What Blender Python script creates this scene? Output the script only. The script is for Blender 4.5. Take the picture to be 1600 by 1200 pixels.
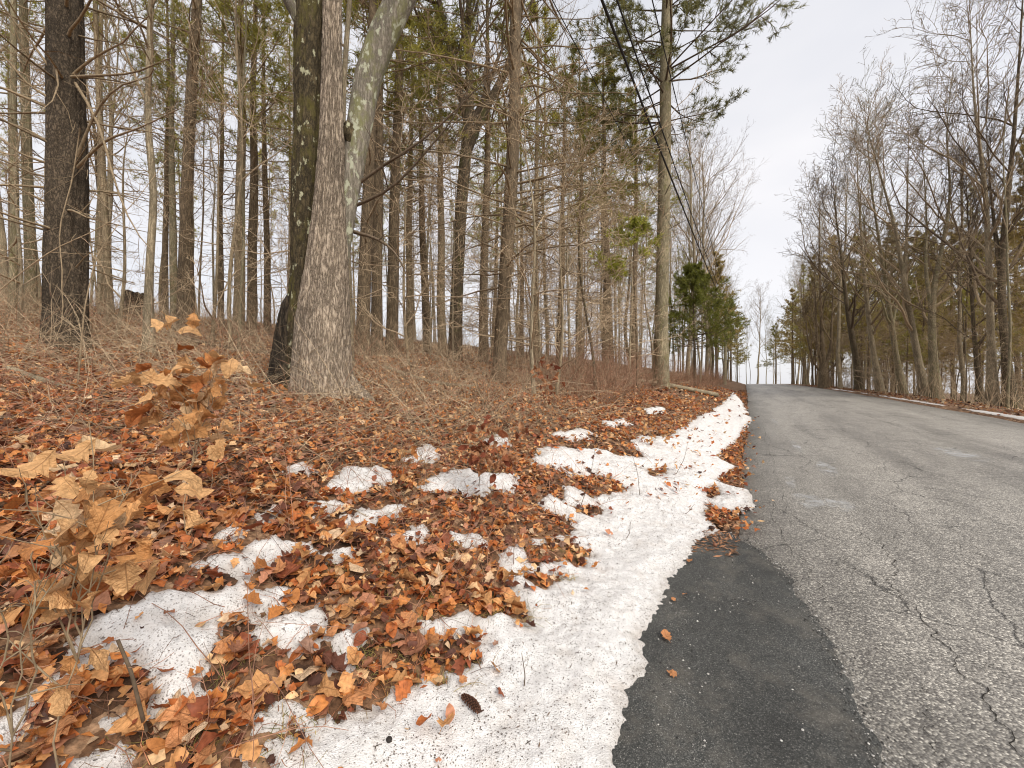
import bpy, math, random
import numpy as np

# ------------------------------------------------------------------ camera, sky, sun, exposure
for o in list(bpy.data.objects):
    bpy.data.objects.remove(o, do_unlink=True)
SC = bpy.context.scene
COL = SC.collection
F = 622.0            # focal length in pixels of a 1600 wide frame
CAM_Z = 1.5
cam_d = bpy.data.cameras.new('camera')
cam_d.sensor_width = 36.0
cam_d.lens = 36.0 * F / 1600.0
cam_d.clip_start = 0.05
cam_d.clip_end = 3000
cam = bpy.data.objects.new('camera', cam_d)
cam.location = (0, 0, CAM_Z)
cam.rotation_euler = (math.radians(90), 0, 0)
COL.objects.link(cam)
SC.camera = cam

SUN_EL, SUN_AZ = math.radians(44), math.radians(145)   # soft sun behind the camera, to its right
world = bpy.data.worlds.new('World')
SC.world = world
world.use_nodes = True
wn, wl = world.node_tree.nodes, world.node_tree.links
wn.clear()
w_out = wn.new('ShaderNodeOutputWorld')
w_bg = wn.new('ShaderNodeBackground')
w_bg.inputs['Strength'].default_value = 0.1
w_sky = wn.new('ShaderNodeTexSky')
w_sky.sky_type = 'NISHITA'
w_sky.sun_disc = False
w_sky.sun_elevation = SUN_EL
w_sky.sun_rotation = SUN_AZ
w_tc = wn.new('ShaderNodeTexCoord')
w_map = wn.new('ShaderNodeMapping')
w_map.inputs['Scale'].default_value = (1.0, 1.0, 2.4)
w_noise = wn.new('ShaderNodeTexNoise')
w_noise.inputs['Scale'].default_value = 1.6
w_noise.inputs['Detail'].default_value = 4
w_ramp = wn.new('ShaderNodeValToRGB')
w_ramp.color_ramp.elements[0].position = 0.3
w_ramp.color_ramp.elements[0].color = (0.68, 0.69, 0.735, 1)
w_ramp.color_ramp.elements[1].position = 0.7
w_ramp.color_ramp.elements[1].color = (0.87, 0.85, 0.86, 1)
w_gain = wn.new('ShaderNodeMixRGB')
w_gain.blend_type = 'MULTIPLY'
w_gain.inputs['Fac'].default_value = 1
w_gain.inputs['Color2'].default_value = (4.85, 4.85, 4.85, 1)
w_mix = wn.new('ShaderNodeMixRGB')
w_mix.inputs['Fac'].default_value = 0.93
wl.new(w_tc.outputs['Generated'], w_map.inputs['Vector'])
wl.new(w_map.outputs['Vector'], w_noise.inputs['Vector'])
wl.new(w_noise.outputs['Fac'], w_ramp.inputs['Fac'])
wl.new(w_ramp.outputs['Color'], w_gain.inputs['Color1'])
wl.new(w_sky.outputs['Color'], w_mix.inputs['Color1'])
wl.new(w_gain.outputs['Color'], w_mix.inputs['Color2'])
wl.new(w_mix.outputs['Color'], w_bg.inputs['Color'])
wl.new(w_bg.outputs['Background'], w_out.inputs['Surface'])

sun_d = bpy.data.lights.new('sun', 'SUN')
sun_d.energy = 1.5
sun_d.angle = math.radians(40)
sun_d.color = (1.0, 0.93, 0.82)
sun = bpy.data.objects.new('sun', sun_d)
sun.rotation_euler = (math.radians(90) - SUN_EL, 0, math.pi - SUN_AZ)
COL.objects.link(sun)

SC.view_settings.view_transform = 'Standard'
SC.view_settings.look = 'None'
SC.view_settings.gamma = 1
SC.view_settings.use_curve_mapping = False
SC.view_settings.exposure = 1.25
SC.cycles.max_bounces = 6
SC.cycles.diffuse_bounces = 4
SC.cycles.glossy_bounces = 2
SC.cycles.transmission_bounces = 2
SC.cycles.caustics_reflective = False
SC.cycles.caustics_refractive = False
SC.cycles.use_denoising = True
SC.cycles.filter_width = 1.1

# ------------------------------------------------------------------ maths helpers
rs = np.random.RandomState

def _hash(ix, iy, seed):
    h = (ix.astype(np.int64) * 374761393 + iy.astype(np.int64) * 668265263 + seed * 1442695041) & 0x7fffffff
    h = ((h ^ (h >> 13)) * 1274126177) & 0x7fffffff
    return ((h ^ (h >> 16)) & 0xffff) / 65535.0

def vnoise(x, y, seed=0):
    x = np.asarray(x, float); y = np.asarray(y, float)
    ix = np.floor(x); iy = np.floor(y)
    fx = x - ix; fy = y - iy
    fx = fx * fx * (3 - 2 * fx); fy = fy * fy * (3 - 2 * fy)
    a = _hash(ix, iy, seed); b = _hash(ix + 1, iy, seed)
    c = _hash(ix, iy + 1, seed); d = _hash(ix + 1, iy + 1, seed)
    return (a + (b - a) * fx) * (1 - fy) + (c + (d - c) * fx) * fy

def fbm(x, y, seed=0, octaves=4):
    v = 0; a = 0.5; tot = 0
    for i in range(octaves):
        v = v + a * vnoise(np.asarray(x) * 2 ** i, np.asarray(y) * 2 ** i, seed + 17 * i)
        tot += a; a *= 0.5
    return v / tot * 2 - 1

def norm(v):
    return v / np.maximum(np.linalg.norm(v, axis=-1, keepdims=True), 1e-9)

# road frame: U along the road, V across it to the right
U = np.array([0.506, 0.8625]); V = np.array([0.8625, -0.506])
def ts(x, y):
    return U[0] * x + U[1] * y, V[0] * x + V[1] * y
def xy(t, s):
    return U[0] * t + V[0] * s, U[1] * t + V[1] * s

ROAD_W = 6.8
BANK = np.array([[0, 0], [0.6, 0.1], [1.3, 0.36], [3.3, 0.92], [5.5, 1.33], [8, 1.85], [15, 3.0], [26, 4.9], [35, 5.6], [50, 4.5], [100, -5], [900, -60]])
VERGE = np.array([[0, 0], [0.5, 0.07], [2, 0.02], [5, -0.6], [15, -3], [50, -8], [900, -30]])
def road_z(t):
    t = np.asarray(t, float)
    return np.where(t < 0, 0.027 * t, 0.027 * t * (1 - np.clip(t, 0, 420) / 220.0)) 
def H(x, y):
    t, s = ts(np.asarray(x, float), np.asarray(y, float))
    z = road_z(t)
    near = 1 - np.clip((t - 3.3) / 2.0, 0, 1) ** 2 * (3 - 2 * np.clip((t - 3.3) / 2.0, 0, 1))
    sl = -s - 0.1
    sl = sl - 0.8 * near * np.exp(-np.maximum(sl - 0.8, 0) / 1.2)
    b = np.interp(np.maximum(sl, 0), BANK[:, 0], BANK[:, 1])
    b = (b + np.interp(np.maximum(sl - 0.35, 0), BANK[:, 0], BANK[:, 1]) + np.interp(np.maximum(sl + 0.35, 0), BANK[:, 0], BANK[:, 1]) * np.clip(sl * 3, 0, 1)) / (2 + np.clip(sl * 3, 0, 1))
    r = np.interp(np.maximum(s - ROAD_W, 0), VERGE[:, 0], VERGE[:, 1])
    lump = np.clip(sl, 0, 1.5) / 1.5 * (0.10 * fbm(x * 0.55, y * 0.55, 3, 3) + 0.035 * fbm(x * 2.3, y * 2.3, 9, 3))
    lump = lump + np.clip(s - ROAD_W - 0.3, 0, 2) / 2 * 0.1 * fbm(x * 0.5, y * 0.5, 4, 3)
    camber = np.where((s > 0) & (s < ROAD_W), 0.05 * (1 - ((s - 3.4) / 3.4) ** 2), 0)
    return z + b + r + lump + camber

DS = np.geomspace(0.5, 200, 5000)
def at(px, py):
    """the point of the ground that the photograph shows at a pixel"""
    a, c = (px - 800) / F, -(py - 600) / F
    g = H(a * DS, DS) - (CAM_Z + c * DS)
    i = np.argmax(g > 0) if (g > 0).any() else len(DS) - 1
    d = DS[i]
    return np.array([a * d, d, float(H(a * d, d))])
def spot(px, d):
    x = (px - 800) / F * d
    return np.array([x, d, float(H(x, d))])
def sec(px):
    return 1.0 / math.sqrt(1 + ((px - 800) / F) ** 2)
def pt(px, py, d):
    return np.array([(px - 800) / F * d, d, CAM_Z - (py - 600) / F * d])

# ------------------------------------------------------------------ mesh helpers
class MB:
    def __init__(self):
        self.v = []; self.f = []; self.c = []; self.n = 0
    def add(self, v, f, c=None):
        v = np.asarray(v, float).reshape(-1, 3)
        f = np.asarray(f, np.int64)
        self.v.append(v); self.f.append(f + self.n)
        if c is not None:
            c = np.asarray(c, float)
            if c.ndim == 1: c = np.tile(c, (len(v), 1))
            self.c.append(c)
        self.n += len(v)
        return self
    def mesh(self, name, mat=None, smooth=True):
        v = np.concatenate(self.v) if self.v else np.zeros((0, 3))
        me = bpy.data.meshes.new(name)
        me.vertices.add(len(v))
        me.vertices.foreach_set('co', v.astype(np.float32).ravel())
        loops = np.concatenate([f.ravel() for f in self.f]).astype(np.int32)
        sizes = np.concatenate([np.full(len(f), f.shape[1]) for f in self.f]).astype(np.int32)
        me.loops.add(len(loops))
        me.loops.foreach_set('vertex_index', loops)
        me.polygons.add(len(sizes))
        starts = np.concatenate([[0], np.cumsum(sizes)[:-1]]).astype(np.int32)
        me.polygons.foreach_set('loop_start', starts)
        me.polygons.foreach_set('loop_total', sizes)
        me.polygons.foreach_set('use_smooth', np.full(len(sizes), smooth))
        if self.c:
            at_ = me.attributes.new('col', 'FLOAT_COLOR', 'POINT')
            c = np.concatenate(self.c)
            c4 = np.concatenate([c, np.ones((len(c), 1))], 1).astype(np.float32)
            at_.data.foreach_set('color', c4.ravel())
        me.update(calc_edges=True)
        if mat: me.materials.append(mat)
        return me

def obj(name, me, parent=None, loc=(0, 0, 0)):
    o = bpy.data.objects.new(name, me)
    o.location = loc
    if parent: o.parent = parent
    COL.objects.link(o)
    return o
def tag(o, label=None, cat=None, group=None, kind=None):
    if label: o['label'] = label
    if cat: o['category'] = cat
    if group: o['group'] = group
    if kind: o['kind'] = kind
    return o
def thing(name, label, cat, loc, rz=0.0, group=None):
    o = obj(name, None, None, tuple(loc))
    o.rotation_euler = (0, 0, rz)
    o.empty_display_size = 0.2
    return tag(o, label, cat, group)
def copy_tree(o, parent=None):
    c = o.copy(); COL.objects.link(c)
    if parent: c.parent = parent
    for ch in KIDS.get(o.name, []):
        copy_tree(ch, c)
    return c
KIDS = {}

def tubes(P, R, k, closed_tip=False):
    """P (M,N,3) centre lines, R (M,N) radii -> verts, quads"""
    P = np.asarray(P, float); R = np.asarray(R, float)
    M, N, _ = P.shape
    T = norm(np.gradient(P, axis=1))
    D = norm(P[:, -1] - P[:, 0])
    ref = np.zeros((M, 3)); ref[np.arange(M), np.argmin(np.abs(D), axis=1)] = 1
    n = norm(np.cross(T, ref[:, None, :])); b = np.cross(T, n)
    a = np.arange(k) / k * 2 * math.pi + (0.9 if k == 2 else 0)
    ring = n[:, :, None, :] * np.cos(a)[None, None, :, None] + b[:, :, None, :] * np.sin(a)[None, None, :, None]
    v = P[:, :, None, :] + ring * R[:, :, None, None]
    m, i, j = np.meshgrid(np.arange(M), np.arange(N - 1), np.arange(k if k > 2 else 1), indexing='ij')
    j2 = (j + 1) % k
    base = m * N * k
    f = np.stack([base + i * k + j, base + i * k + j2, base + (i + 1) * k + j2, base + (i + 1) * k + j], -1).reshape(-1, 4)
    return v.reshape(-1, 3), f

def resample(path, n):
    p = np.asarray(path, float)
    seg = np.linalg.norm(np.diff(p[:, :3], axis=0), axis=1)
    u = np.concatenate([[0], np.cumsum(seg)]); u /= u[-1]
    w = np.linspace(0, 1, n)
    out = np.stack([np.interp(w, u, p[:, k]) for k in range(p.shape[1])], 1)
    if n > 6:                                       # soften the corners
        for _ in range(max(1, n // 14)):
            out[1:-1] = 0.25 * out[:-2] + 0.5 * out[1:-1] + 0.25 * out[2:]
    return out

# ------------------------------------------------------------------ materials
def new_mat(name):
    m = bpy.data.materials.new(name); m.use_nodes = True
    nt = m.node_tree; nt.nodes.clear()
    out = nt.nodes.new('ShaderNodeOutputMaterial')
    bs = nt.nodes.new('ShaderNodeBsdfPrincipled')
    nt.links.new(bs.outputs[0], out.inputs['Surface'])
    bs.inputs['Roughness'].default_value = 0.85
    bs.inputs['Specular IOR Level'].default_value = 0.25
    return m, nt, bs, out
def N(nt, kind, **kw):
    n = nt.nodes.new('ShaderNode' + kind)
    for k, v in kw.items():
        if k.startswith('i_'): n.inputs[k[2:].replace('_', ' ')].default_value = v
        else: setattr(n, k, v)
    return n
def ramp(nt, src, stops, interp='LINEAR'):
    r = nt.nodes.new('ShaderNodeValToRGB')
    r.color_ramp.interpolation = interp
    el = r.color_ramp.elements
    while len(el) < len(stops): el.new(0.5)
    for e, (p, c) in zip(el, stops):
        e.position = p
        e.color = (c, c, c, 1) if isinstance(c, (int, float)) else (*c, 1)
    nt.links.new(src, r.inputs['Fac'])
    return r.outputs['Color']
def mix(nt, fac, a, b, mode='MIX'):
    m = nt.nodes.new('ShaderNodeMixRGB'); m.blend_type = mode
    for sock, val in ((m.inputs['Fac'], fac), (m.inputs['Color1'], a), (m.inputs['Color2'], b)):
        if hasattr(val, 'links'): nt.links.new(val, sock)
        elif isinstance(val, (int, float)): sock.default_value = val if sock.type == 'VALUE' else (val, val, val, 1)
        else: sock.default_value = (*val, 1)
    return m.outputs['Color']
def math_(nt, op, a, b=0.0, clamp=False):
    m = nt.nodes.new('ShaderNodeMath'); m.operation = op; m.use_clamp = clamp
    for sock, val in ((m.inputs[0], a), (m.inputs[1], b)):
        if hasattr(val, 'links'): nt.links.new(val, sock)
        else: sock.default_value = val
    return m.outputs[0]
def coords(nt, scale=(1, 1, 1), kind='Object', shift=False):
    tc = nt.nodes.new('ShaderNodeTexCoord')
    mp = nt.nodes.new('ShaderNodeMapping')
    mp.inputs['Scale'].default_value = scale
    nt.links.new(tc.outputs[kind], mp.inputs['Vector'])
    if shift:
        oi = nt.nodes.new('ShaderNodeObjectInfo')
        mu = math_(nt, 'MULTIPLY', oi.outputs['Random'], 37.0)
        nt.links.new(mu, mp.inputs['Location'])
    return mp.outputs['Vector']
def noise(nt, vec, scale, detail=4, rough=0.55, out='Fac'):
    n = N(nt, 'TexNoise', i_Scale=scale, i_Detail=detail, i_Roughness=rough)
    nt.links.new(vec, n.inputs['Vector']); return n.outputs[out]
def voronoi(nt, vec, scale, feature='F1', out='Distance'):
    n = N(nt, 'TexVoronoi', feature=feature, i_Scale=scale)
    nt.links.new(vec, n.inputs['Vector']); return n.outputs[out]
def bump(nt, bs, h, strength, dist):
    b = N(nt, 'Bump', i_Strength=strength, i_Distance=dist)
    nt.links.new(h, b.inputs['Height']); nt.links.new(b.outputs[0], bs.inputs['Normal'])

def bark(name, dark, light, moss=None, moss_at=0.62, lich=None, lich_at=0.68, grain=(1, 1, 0.16), fine=28.0, deep=0.6):
    m, nt, bs, out = new_mat(name)
    v = coords(nt, grain, shift=True)
    ra = math_(nt, 'ABSOLUTE', math_(nt, 'SUBTRACT', noise(nt, v, fine * 0.75, 3, 0.6), 0.5))
    rb = math_(nt, 'ABSOLUTE', math_(nt, 'SUBTRACT', noise(nt, coords(nt, (grain[0], grain[1], grain[2] * 2.2), shift=True), fine * 1.7, 4, 0.65), 0.5))
    n1 = noise(nt, coords(nt, (1, 1, 0.7), shift=True), fine * 3.2, 5, 0.7)
    h = math_(nt, 'ADD', math_(nt, 'ADD', math_(nt, 'MULTIPLY', ramp(nt, ra, [(0.0, 0.0), (0.16, 1.0)]), 0.42), math_(nt, 'MULTIPLY', ramp(nt, rb, [(0.0, 0.0), (0.2, 1.0)]), 0.25)), math_(nt, 'MULTIPLY', n1, 0.42))
    c = ramp(nt, h, [(0.22, dark), (0.55, tuple(0.5 * (a + b) for a, b in zip(dark, light))), (0.85, light)])
    v2 = coords(nt, (1, 1, 0.6), shift=True)
    big = noise(nt, v2, 2.2, 4)
    c = mix(nt, 1.0, c, ramp(nt, big, [(0.3, 0.72), (0.7, 1.25)]), 'MULTIPLY')
    if moss:
        mm = ramp(nt, noise(nt, v2, 3.3, 6, 0.7), [(moss_at - 0.06, 0.0), (moss_at + 0.06, 0.85)])
        c = mix(nt, mm, c, moss)
    if lich:
        ll = ramp(nt, noise(nt, v2, 9.0, 5, 0.6), [(lich_at - 0.03, 0.0), (lich_at + 0.02, 0.9)])
        c = mix(nt, ll, c, lich)
    nt.links.new(c, bs.inputs['Base Color'])
    bs.inputs['Roughness'].default_value = 0.95
    bump(nt, bs, h, deep, 0.02)
    return m

M = {}
M['bark_pine'] = bark('bark_pine', (0.078, 0.058, 0.038), (0.32, 0.24, 0.152), lich=(0.24, 0.24, 0.18), lich_at=0.72)
M['bark_pine_pale'] = bark('bark_pine_pale', (0.165, 0.128, 0.08), (0.49, 0.39, 0.255), moss=(0.12, 0.115, 0.05), moss_at=0.66)
M['bark_dark'] = bark('bark_dark', (0.055, 0.042, 0.028), (0.22, 0.17, 0.11), moss=(0.085, 0.085, 0.03), moss_at=0.60)
M['bark_gray'] = bark('bark_gray', (0.165, 0.135, 0.088), (0.50, 0.415, 0.285), moss=(0.20, 0.19, 0.10), moss_at=0.66, lich=(0.42, 0.42, 0.32), lich_at=0.71, fine=30)
M['bark_moss'] = bark('bark_moss', (0.14, 0.118, 0.072), (0.43, 0.37, 0.245), moss=(0.17, 0.16, 0.065), moss_at=0.6, lich=(0.34, 0.34, 0.25), lich_at=0.69)
M['bark_oak_dark'] = bark('bark_oak_dark', (0.028, 0.022, 0.013), (0.15, 0.115, 0.062), moss=(0.115, 0.10, 0.028), moss_at=0.58, lich=(0.50, 0.49, 0.33), lich_at=0.63, fine=26, grain=(1, 1, 0.3), deep=0.9)
M['bark_oak_pale'] = bark('bark_oak_pale', (0.085, 0.062, 0.043), (0.66, 0.545, 0.42), lich=(0.42, 0.42, 0.32), lich_at=0.75, fine=34, grain=(1, 1, 0.2), deep=0.8)
M['bark_limb'] = bark('bark_limb', (0.12, 0.105, 0.08), (0.36, 0.32, 0.26), moss=(0.20, 0.20, 0.09), moss_at=0.55, lich=(0.46, 0.47, 0.35), lich_at=0.6)
M['bark_rugged'] = bark('bark_rugged', (0.03, 0.024, 0.018), (0.23, 0.175, 0.12), grain=(1, 1, 0.45), fine=38, deep=1.0)
M['bark_black'] = bark('bark_black', (0.012, 0.010, 0.008), (0.10, 0.075, 0.05), fine=26, deep=1.0)  # near-black bark colour for the root flare, dark roots and stump

def attr_mat(name, rough=0.8, trans=0.0, var=0.25, vein=False, vscale=60):
    m, nt, bs, out = new_mat(name)
    a = N(nt, 'Attribute', attribute_name='col')
    v = coords(nt, kind='Object')
    c = mix(nt, 1.0, a.outputs['Color'], ramp(nt, noise(nt, v, vscale, 3), [(0.3, 1 - var), (0.7, 1 + var)]), 'MULTIPLY')
    nt.links.new(c, bs.inputs['Base Color'])
    bs.inputs['Roughness'].default_value = rough
    if trans:
        tr = N(nt, 'BsdfTranslucent'); nt.links.new(c, tr.inputs['Color'])
        ms = N(nt, 'MixShader', i_Fac=trans)
        nt.links.new(bs.outputs[0], ms.inputs[1]); nt.links.new(tr.outputs[0], ms.inputs[2])
        nt.links.new(ms.outputs[0], out.inputs['Surface'])
    return m
M['leaf'] = attr_mat('dry_leaf', 0.55, 0.25, 0.3)
def leaf_piece_mat():
    m, nt, bs, out = new_mat('dry_leaf_blade')
    a = N(nt, 'Attribute', attribute_name='col')
    v = coords(nt, kind='Object')
    sp = N(nt, 'SeparateXYZ'); nt.links.new(v, sp.inputs[0])
    ax = math_(nt, 'ABSOLUTE', sp.outputs[0])
    rib = ramp(nt, ax, [(0.006, 1.0), (0.016, 0.0)])
    ph = math_(nt, 'FRACT', math_(nt, 'MULTIPLY', math_(nt, 'SUBTRACT', sp.outputs[1], math_(nt, 'MULTIPLY', ax, 0.8)), 7.0))
    side = ramp(nt, ph, [(0.0, 1.0), (0.07, 0.0), (0.93, 0.0), (1.0, 1.0)])
    vein = math_(nt, 'MAXIMUM', rib, math_(nt, 'MULTIPLY', side, 0.5))
    c = mix(nt, 1.0, a.outputs['Color'], ramp(nt, noise(nt, v, 3.5, 5, 0.65), [(0.3, 0.62), (0.7, 1.3)]), 'MULTIPLY')
    c = mix(nt, ramp(nt, noise(nt, v, 9, 4, 0.7), [(0.62, 0.0), (0.74, 0.55)]), c, (0.10, 0.05, 0.03))
    c = mix(nt, math_(nt, 'MULTIPLY', vein, 0.45), c, (0.17, 0.075, 0.035))
    nt.links.new(c, bs.inputs['Base Color']); bs.inputs['Roughness'].default_value = 0.6
    bump(nt, bs, math_(nt, 'ADD', math_(nt, 'MULTIPLY', vein, -0.6), noise(nt, v, 7, 4)), 0.5, 0.06)
    tr = N(nt, 'BsdfTranslucent'); nt.links.new(c, tr.inputs['Color'])
    ms = N(nt, 'MixShader', i_Fac=0.22)
    nt.links.new(bs.outputs[0], ms.inputs[1]); nt.links.new(tr.outputs[0], ms.inputs[2])
    nt.links.new(ms.outputs[0], out.inputs['Surface'])
    return m
M['leaf_piece'] = leaf_piece_mat()
M['twig'] = attr_mat('twig', 0.9, 0, 0.35, vscale=25)
M['needles'] = attr_mat('pine_needles', 0.6, 0.42, 0.25, vscale=3)
M['debris'] = attr_mat('debris', 0.9, 0, 0.2)

def simple(name, col, rough=0.8, nscale=20, var=0.3, b=0.0):
    m, nt, bs, out = new_mat(name)
    v = coords(nt)
    n = noise(nt, v, nscale, 5)
    nt.links.new(mix(nt, 1.0, col, ramp(nt, n, [(0.3, 1 - var), (0.7, 1 + var)]), 'MULTIPLY'), bs.inputs['Base Color'])
    bs.inputs['Roughness'].default_value = rough
    if b: bump(nt, bs, n, b, 0.02)
    return m
M['wire'] = simple('wire', (0.018, 0.017, 0.017), 0.6)
M['pole'] = bark('pole_wood', (0.24, 0.21, 0.135), (0.46, 0.41, 0.28), grain=(1, 1, 0.03), fine=30, deep=0.2)
M['metal'] = simple('pole_metal', (0.25, 0.25, 0.25), 0.5)

# forest floor
m, nt, bs, out = new_mat('forest_floor')
v = coords(nt)
cell = voronoi(nt, mix(nt, 0.05, v, noise(nt, v, 14, 3, out='Color'), 'ADD'), 13, 'F1', 'Color')
cr = N(nt, 'SeparateColor'); nt.links.new(cell, cr.inputs[0])
c = ramp(nt, cr.outputs[0], [(0.0, (0.045, 0.025, 0.016)), (0.35, (0.13, 0.068, 0.036)), (0.7, (0.24, 0.135, 0.075)), (1.0, (0.36, 0.23, 0.14))])
c = mix(nt, 1.0, c, ramp(nt, noise(nt, v, 45, 5), [(0.3, 0.45), (0.7, 1.3)]), 'MULTIPLY')
c = mix(nt, 1.0, c, ramp(nt, noise(nt, v, 0.5, 4), [(0.3, 0.8), (0.7, 1.2)]), 'MULTIPLY')
nt.links.new(c, bs.inputs['Base Color'])
bump(nt, bs, math_(nt, 'ADD', cr.outputs[1], noise(nt, v, 30, 5)), 0.7, 0.03)
M['floor'] = m

# worn road: exposed stones, pale wheel tracks, dark damp seams, old salt bloom
m, nt, bs, out = new_mat('worn_asphalt')
v = coords(nt, kind='Object')
st = voronoi(nt, v, 105, 'F1', 'Color'); sc_ = N(nt, 'SeparateColor'); nt.links.new(st, sc_.inputs[0])
sd = voronoi(nt, v, 105, 'F1', 'Distance')
stone = ramp(nt, sc_.outputs[0], [(0.0, (0.11, 0.10, 0.09)), (0.45, (0.28, 0.262, 0.235)), (0.8, (0.46, 0.43, 0.38)), (1.0, (0.74, 0.70, 0.62))])
c = mix(nt, ramp(nt, sd, [(0.25, 0.0), (0.75, 0.62)]), stone, (0.09, 0.084, 0.078))
# road-frame coordinates (s across, t along)
rot = N(nt, 'Mapping'); rot.inputs['Rotation'].default_value = (0, 0, math.atan2(U[0], U[1]))
nt.links.new(v, rot.inputs['Vector'])
sep = N(nt, 'SeparateXYZ'); nt.links.new(rot.outputs[0], sep.inputs[0])
s_w = math_(nt, 'ADD', sep.outputs[0], math_(nt, 'MULTIPLY', math_(nt, 'SUBTRACT', noise(nt, v, 0.45, 4), 0.5), 1.2))
track = ramp(nt, math_(nt, 'DIVIDE', s_w, ROAD_W), [(0.0, 0.62), (0.06, 0.78), (0.12, 0.98), (0.25, 1.12), (0.40, 0.98), (0.52, 1.15), (0.75, 1.1), (0.88, 0.9), (0.97, 0.6)])
c = mix(nt, 1.0, c, track, 'MULTIPLY')
stretch = N(nt, 'Mapping'); stretch.inputs['Scale'].default_value = (1.0, 0.13, 1)
nt.links.new(rot.outputs[0], stretch.inputs['Vector'])
c = mix(nt, 1.0, c, ramp(nt, noise(nt, stretch.outputs[0], 1.3, 6, 0.62), [(0.26, 0.52), (0.5, 1.0), (0.74, 1.24)]), 'MULTIPLY')
c = mix(nt, 1.0, c, ramp(nt, noise(nt, v, 3.5, 5, 0.6), [(0.3, 0.85), (0.7, 1.13)]), 'MULTIPLY')
# hairline cracking
cv = mix(nt, 0.35, v, noise(nt, v, 1.8, 6, 0.7, 'Color'), 'ADD')
ck = voronoi(nt, cv, 1.1, 'DISTANCE_TO_EDGE')
ckm = math_(nt, 'MULTIPLY', ramp(nt, ck, [(0.0, 1.0), (0.004, 0.8), (0.010, 0.0)]), ramp(nt, noise(nt, v, 0.7, 3), [(0.42, 0.0), (0.52, 1.0)]))
c = mix(nt, math_(nt, 'MULTIPLY', ckm, 0.8), c, (0.03, 0.028, 0.026))
nt.links.new(c, bs.inputs['Base Color'])
bs.inputs['Roughness'].default_value = 0.5
bs.inputs['Specular IOR Level'].default_value = 0.5
bump(nt, bs, math_(nt, 'SUBTRACT', math_(nt, 'MULTIPLY', sd, -1.0), math_(nt, 'MULTIPLY', ckm, 2.0)), 0.55, 0.008)
M['road'] = m

m, nt, bs, out = new_mat('fresh_asphalt')
v = coords(nt)
st = voronoi(nt, v, 260, 'F1', 'Color'); sc_ = N(nt, 'SeparateColor'); nt.links.new(st, sc_.inputs[0])
c = ramp(nt, sc_.outputs[0], [(0.0, (0.022, 0.023, 0.022)), (0.6, (0.052, 0.053, 0.050)), (0.92, (0.10, 0.10, 0.094)), (1.0, (0.22, 0.215, 0.20))])
c = mix(nt, 1.0, c, ramp(nt, noise(nt, v, 2.2, 6, 0.6), [(0.3, 0.65), (0.7, 1.45)]), 'MULTIPLY')
c = mix(nt, ramp(nt, noise(nt, v, 4, 6, 0.7), [(0.50, 0.0), (0.72, 0.5)]), c, (0.19, 0.172, 0.145))
nt.links.new(c, bs.inputs['Base Color'])
bs.inputs['Roughness'].default_value = 0.6
bs.inputs['Specular IOR Level'].default_value = 0.4
bump(nt, bs, math_(nt, 'ADD', sc_.outputs[1], noise(nt, v, 60, 4)), 0.9, 0.005)
M['patch'] = m

m, nt, bs, out = new_mat('old_snow')
v = coords(nt)
fine = noise(nt, v, 170, 3, 0.6); mid = noise(nt, v, 26, 5, 0.6)
c = ramp(nt, mid, [(0.3, (0.70, 0.685, 0.675)), (0.65, (0.86, 0.845, 0.835))])
vv = N(nt, 'Mapping'); vv.inputs['Scale'].default_value = (1, 1, 0.4); nt.links.new(v, vv.inputs['Vector'])
wv = mix(nt, 0.02, vv.outputs[0], noise(nt, v, 40, 2, out='Color'), 'ADD')
sp = voronoi(nt, wv, 70, 'F1', 'Distance')
spc = voronoi(nt, wv, 70, 'F1', 'Color'); s3 = N(nt, 'SeparateColor'); nt.links.new(spc, s3.inputs[0])
dirt = math_(nt, 'MULTIPLY', ramp(nt, sp, [(0.14, 1.0), (0.28, 0.0)]), ramp(nt, s3.outputs[0], [(0.22, 0.0), (0.4, 1.0)]))
dirt = math_(nt, 'MULTIPLY', dirt, ramp(nt, noise(nt, v, 4, 3), [(0.3, 0.45), (0.6, 0.95)]))
c = mix(nt, dirt, c, (0.13, 0.10, 0.08))
c = mix(nt, ramp(nt, noise(nt, v, 7, 4), [(0.5, 0.0), (0.8, 0.45)]), c, (0.58, 0.50, 0.43))
rim = N(nt, 'Attribute', attribute_name='col')          # old snow is dirtiest where it has thinned out
rimf = math_(nt, 'MULTIPLY', math_(nt, 'SUBTRACT', 1.0, rim.outputs['Fac']), ramp(nt, noise(nt, v, 22, 5, 0.7), [(0.3, 0.35), (0.65, 1.0)]))
c = mix(nt, math_(nt, 'MULTIPLY', rimf, 0.75), c, (0.36, 0.31, 0.265))
sp2 = voronoi(nt, v, 100, 'F1', 'Distance')
c = mix(nt, math_(nt, 'MULTIPLY', ramp(nt, sp2, [(0.17, 0.85), (0.34, 0.0)]), ramp(nt, noise(nt, v, 5, 3), [(0.35, 0.3), (0.65, 1.0)])), c, (0.22, 0.18, 0.15))
nt.links.new(c, bs.inputs['Base Color'])
bs.inputs['Roughness'].default_value = 0.55
bs.inputs['Subsurface Weight'].default_value = 0.0
hh = math_(nt, 'SUBTRACT', math_(nt, 'ADD', fine, math_(nt, 'MULTIPLY', mid, 1.6)), math_(nt, 'MULTIPLY', dirt, 0.6))
bump(nt, bs, hh, 0.8, 0.013)
M['snow'] = m

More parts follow.
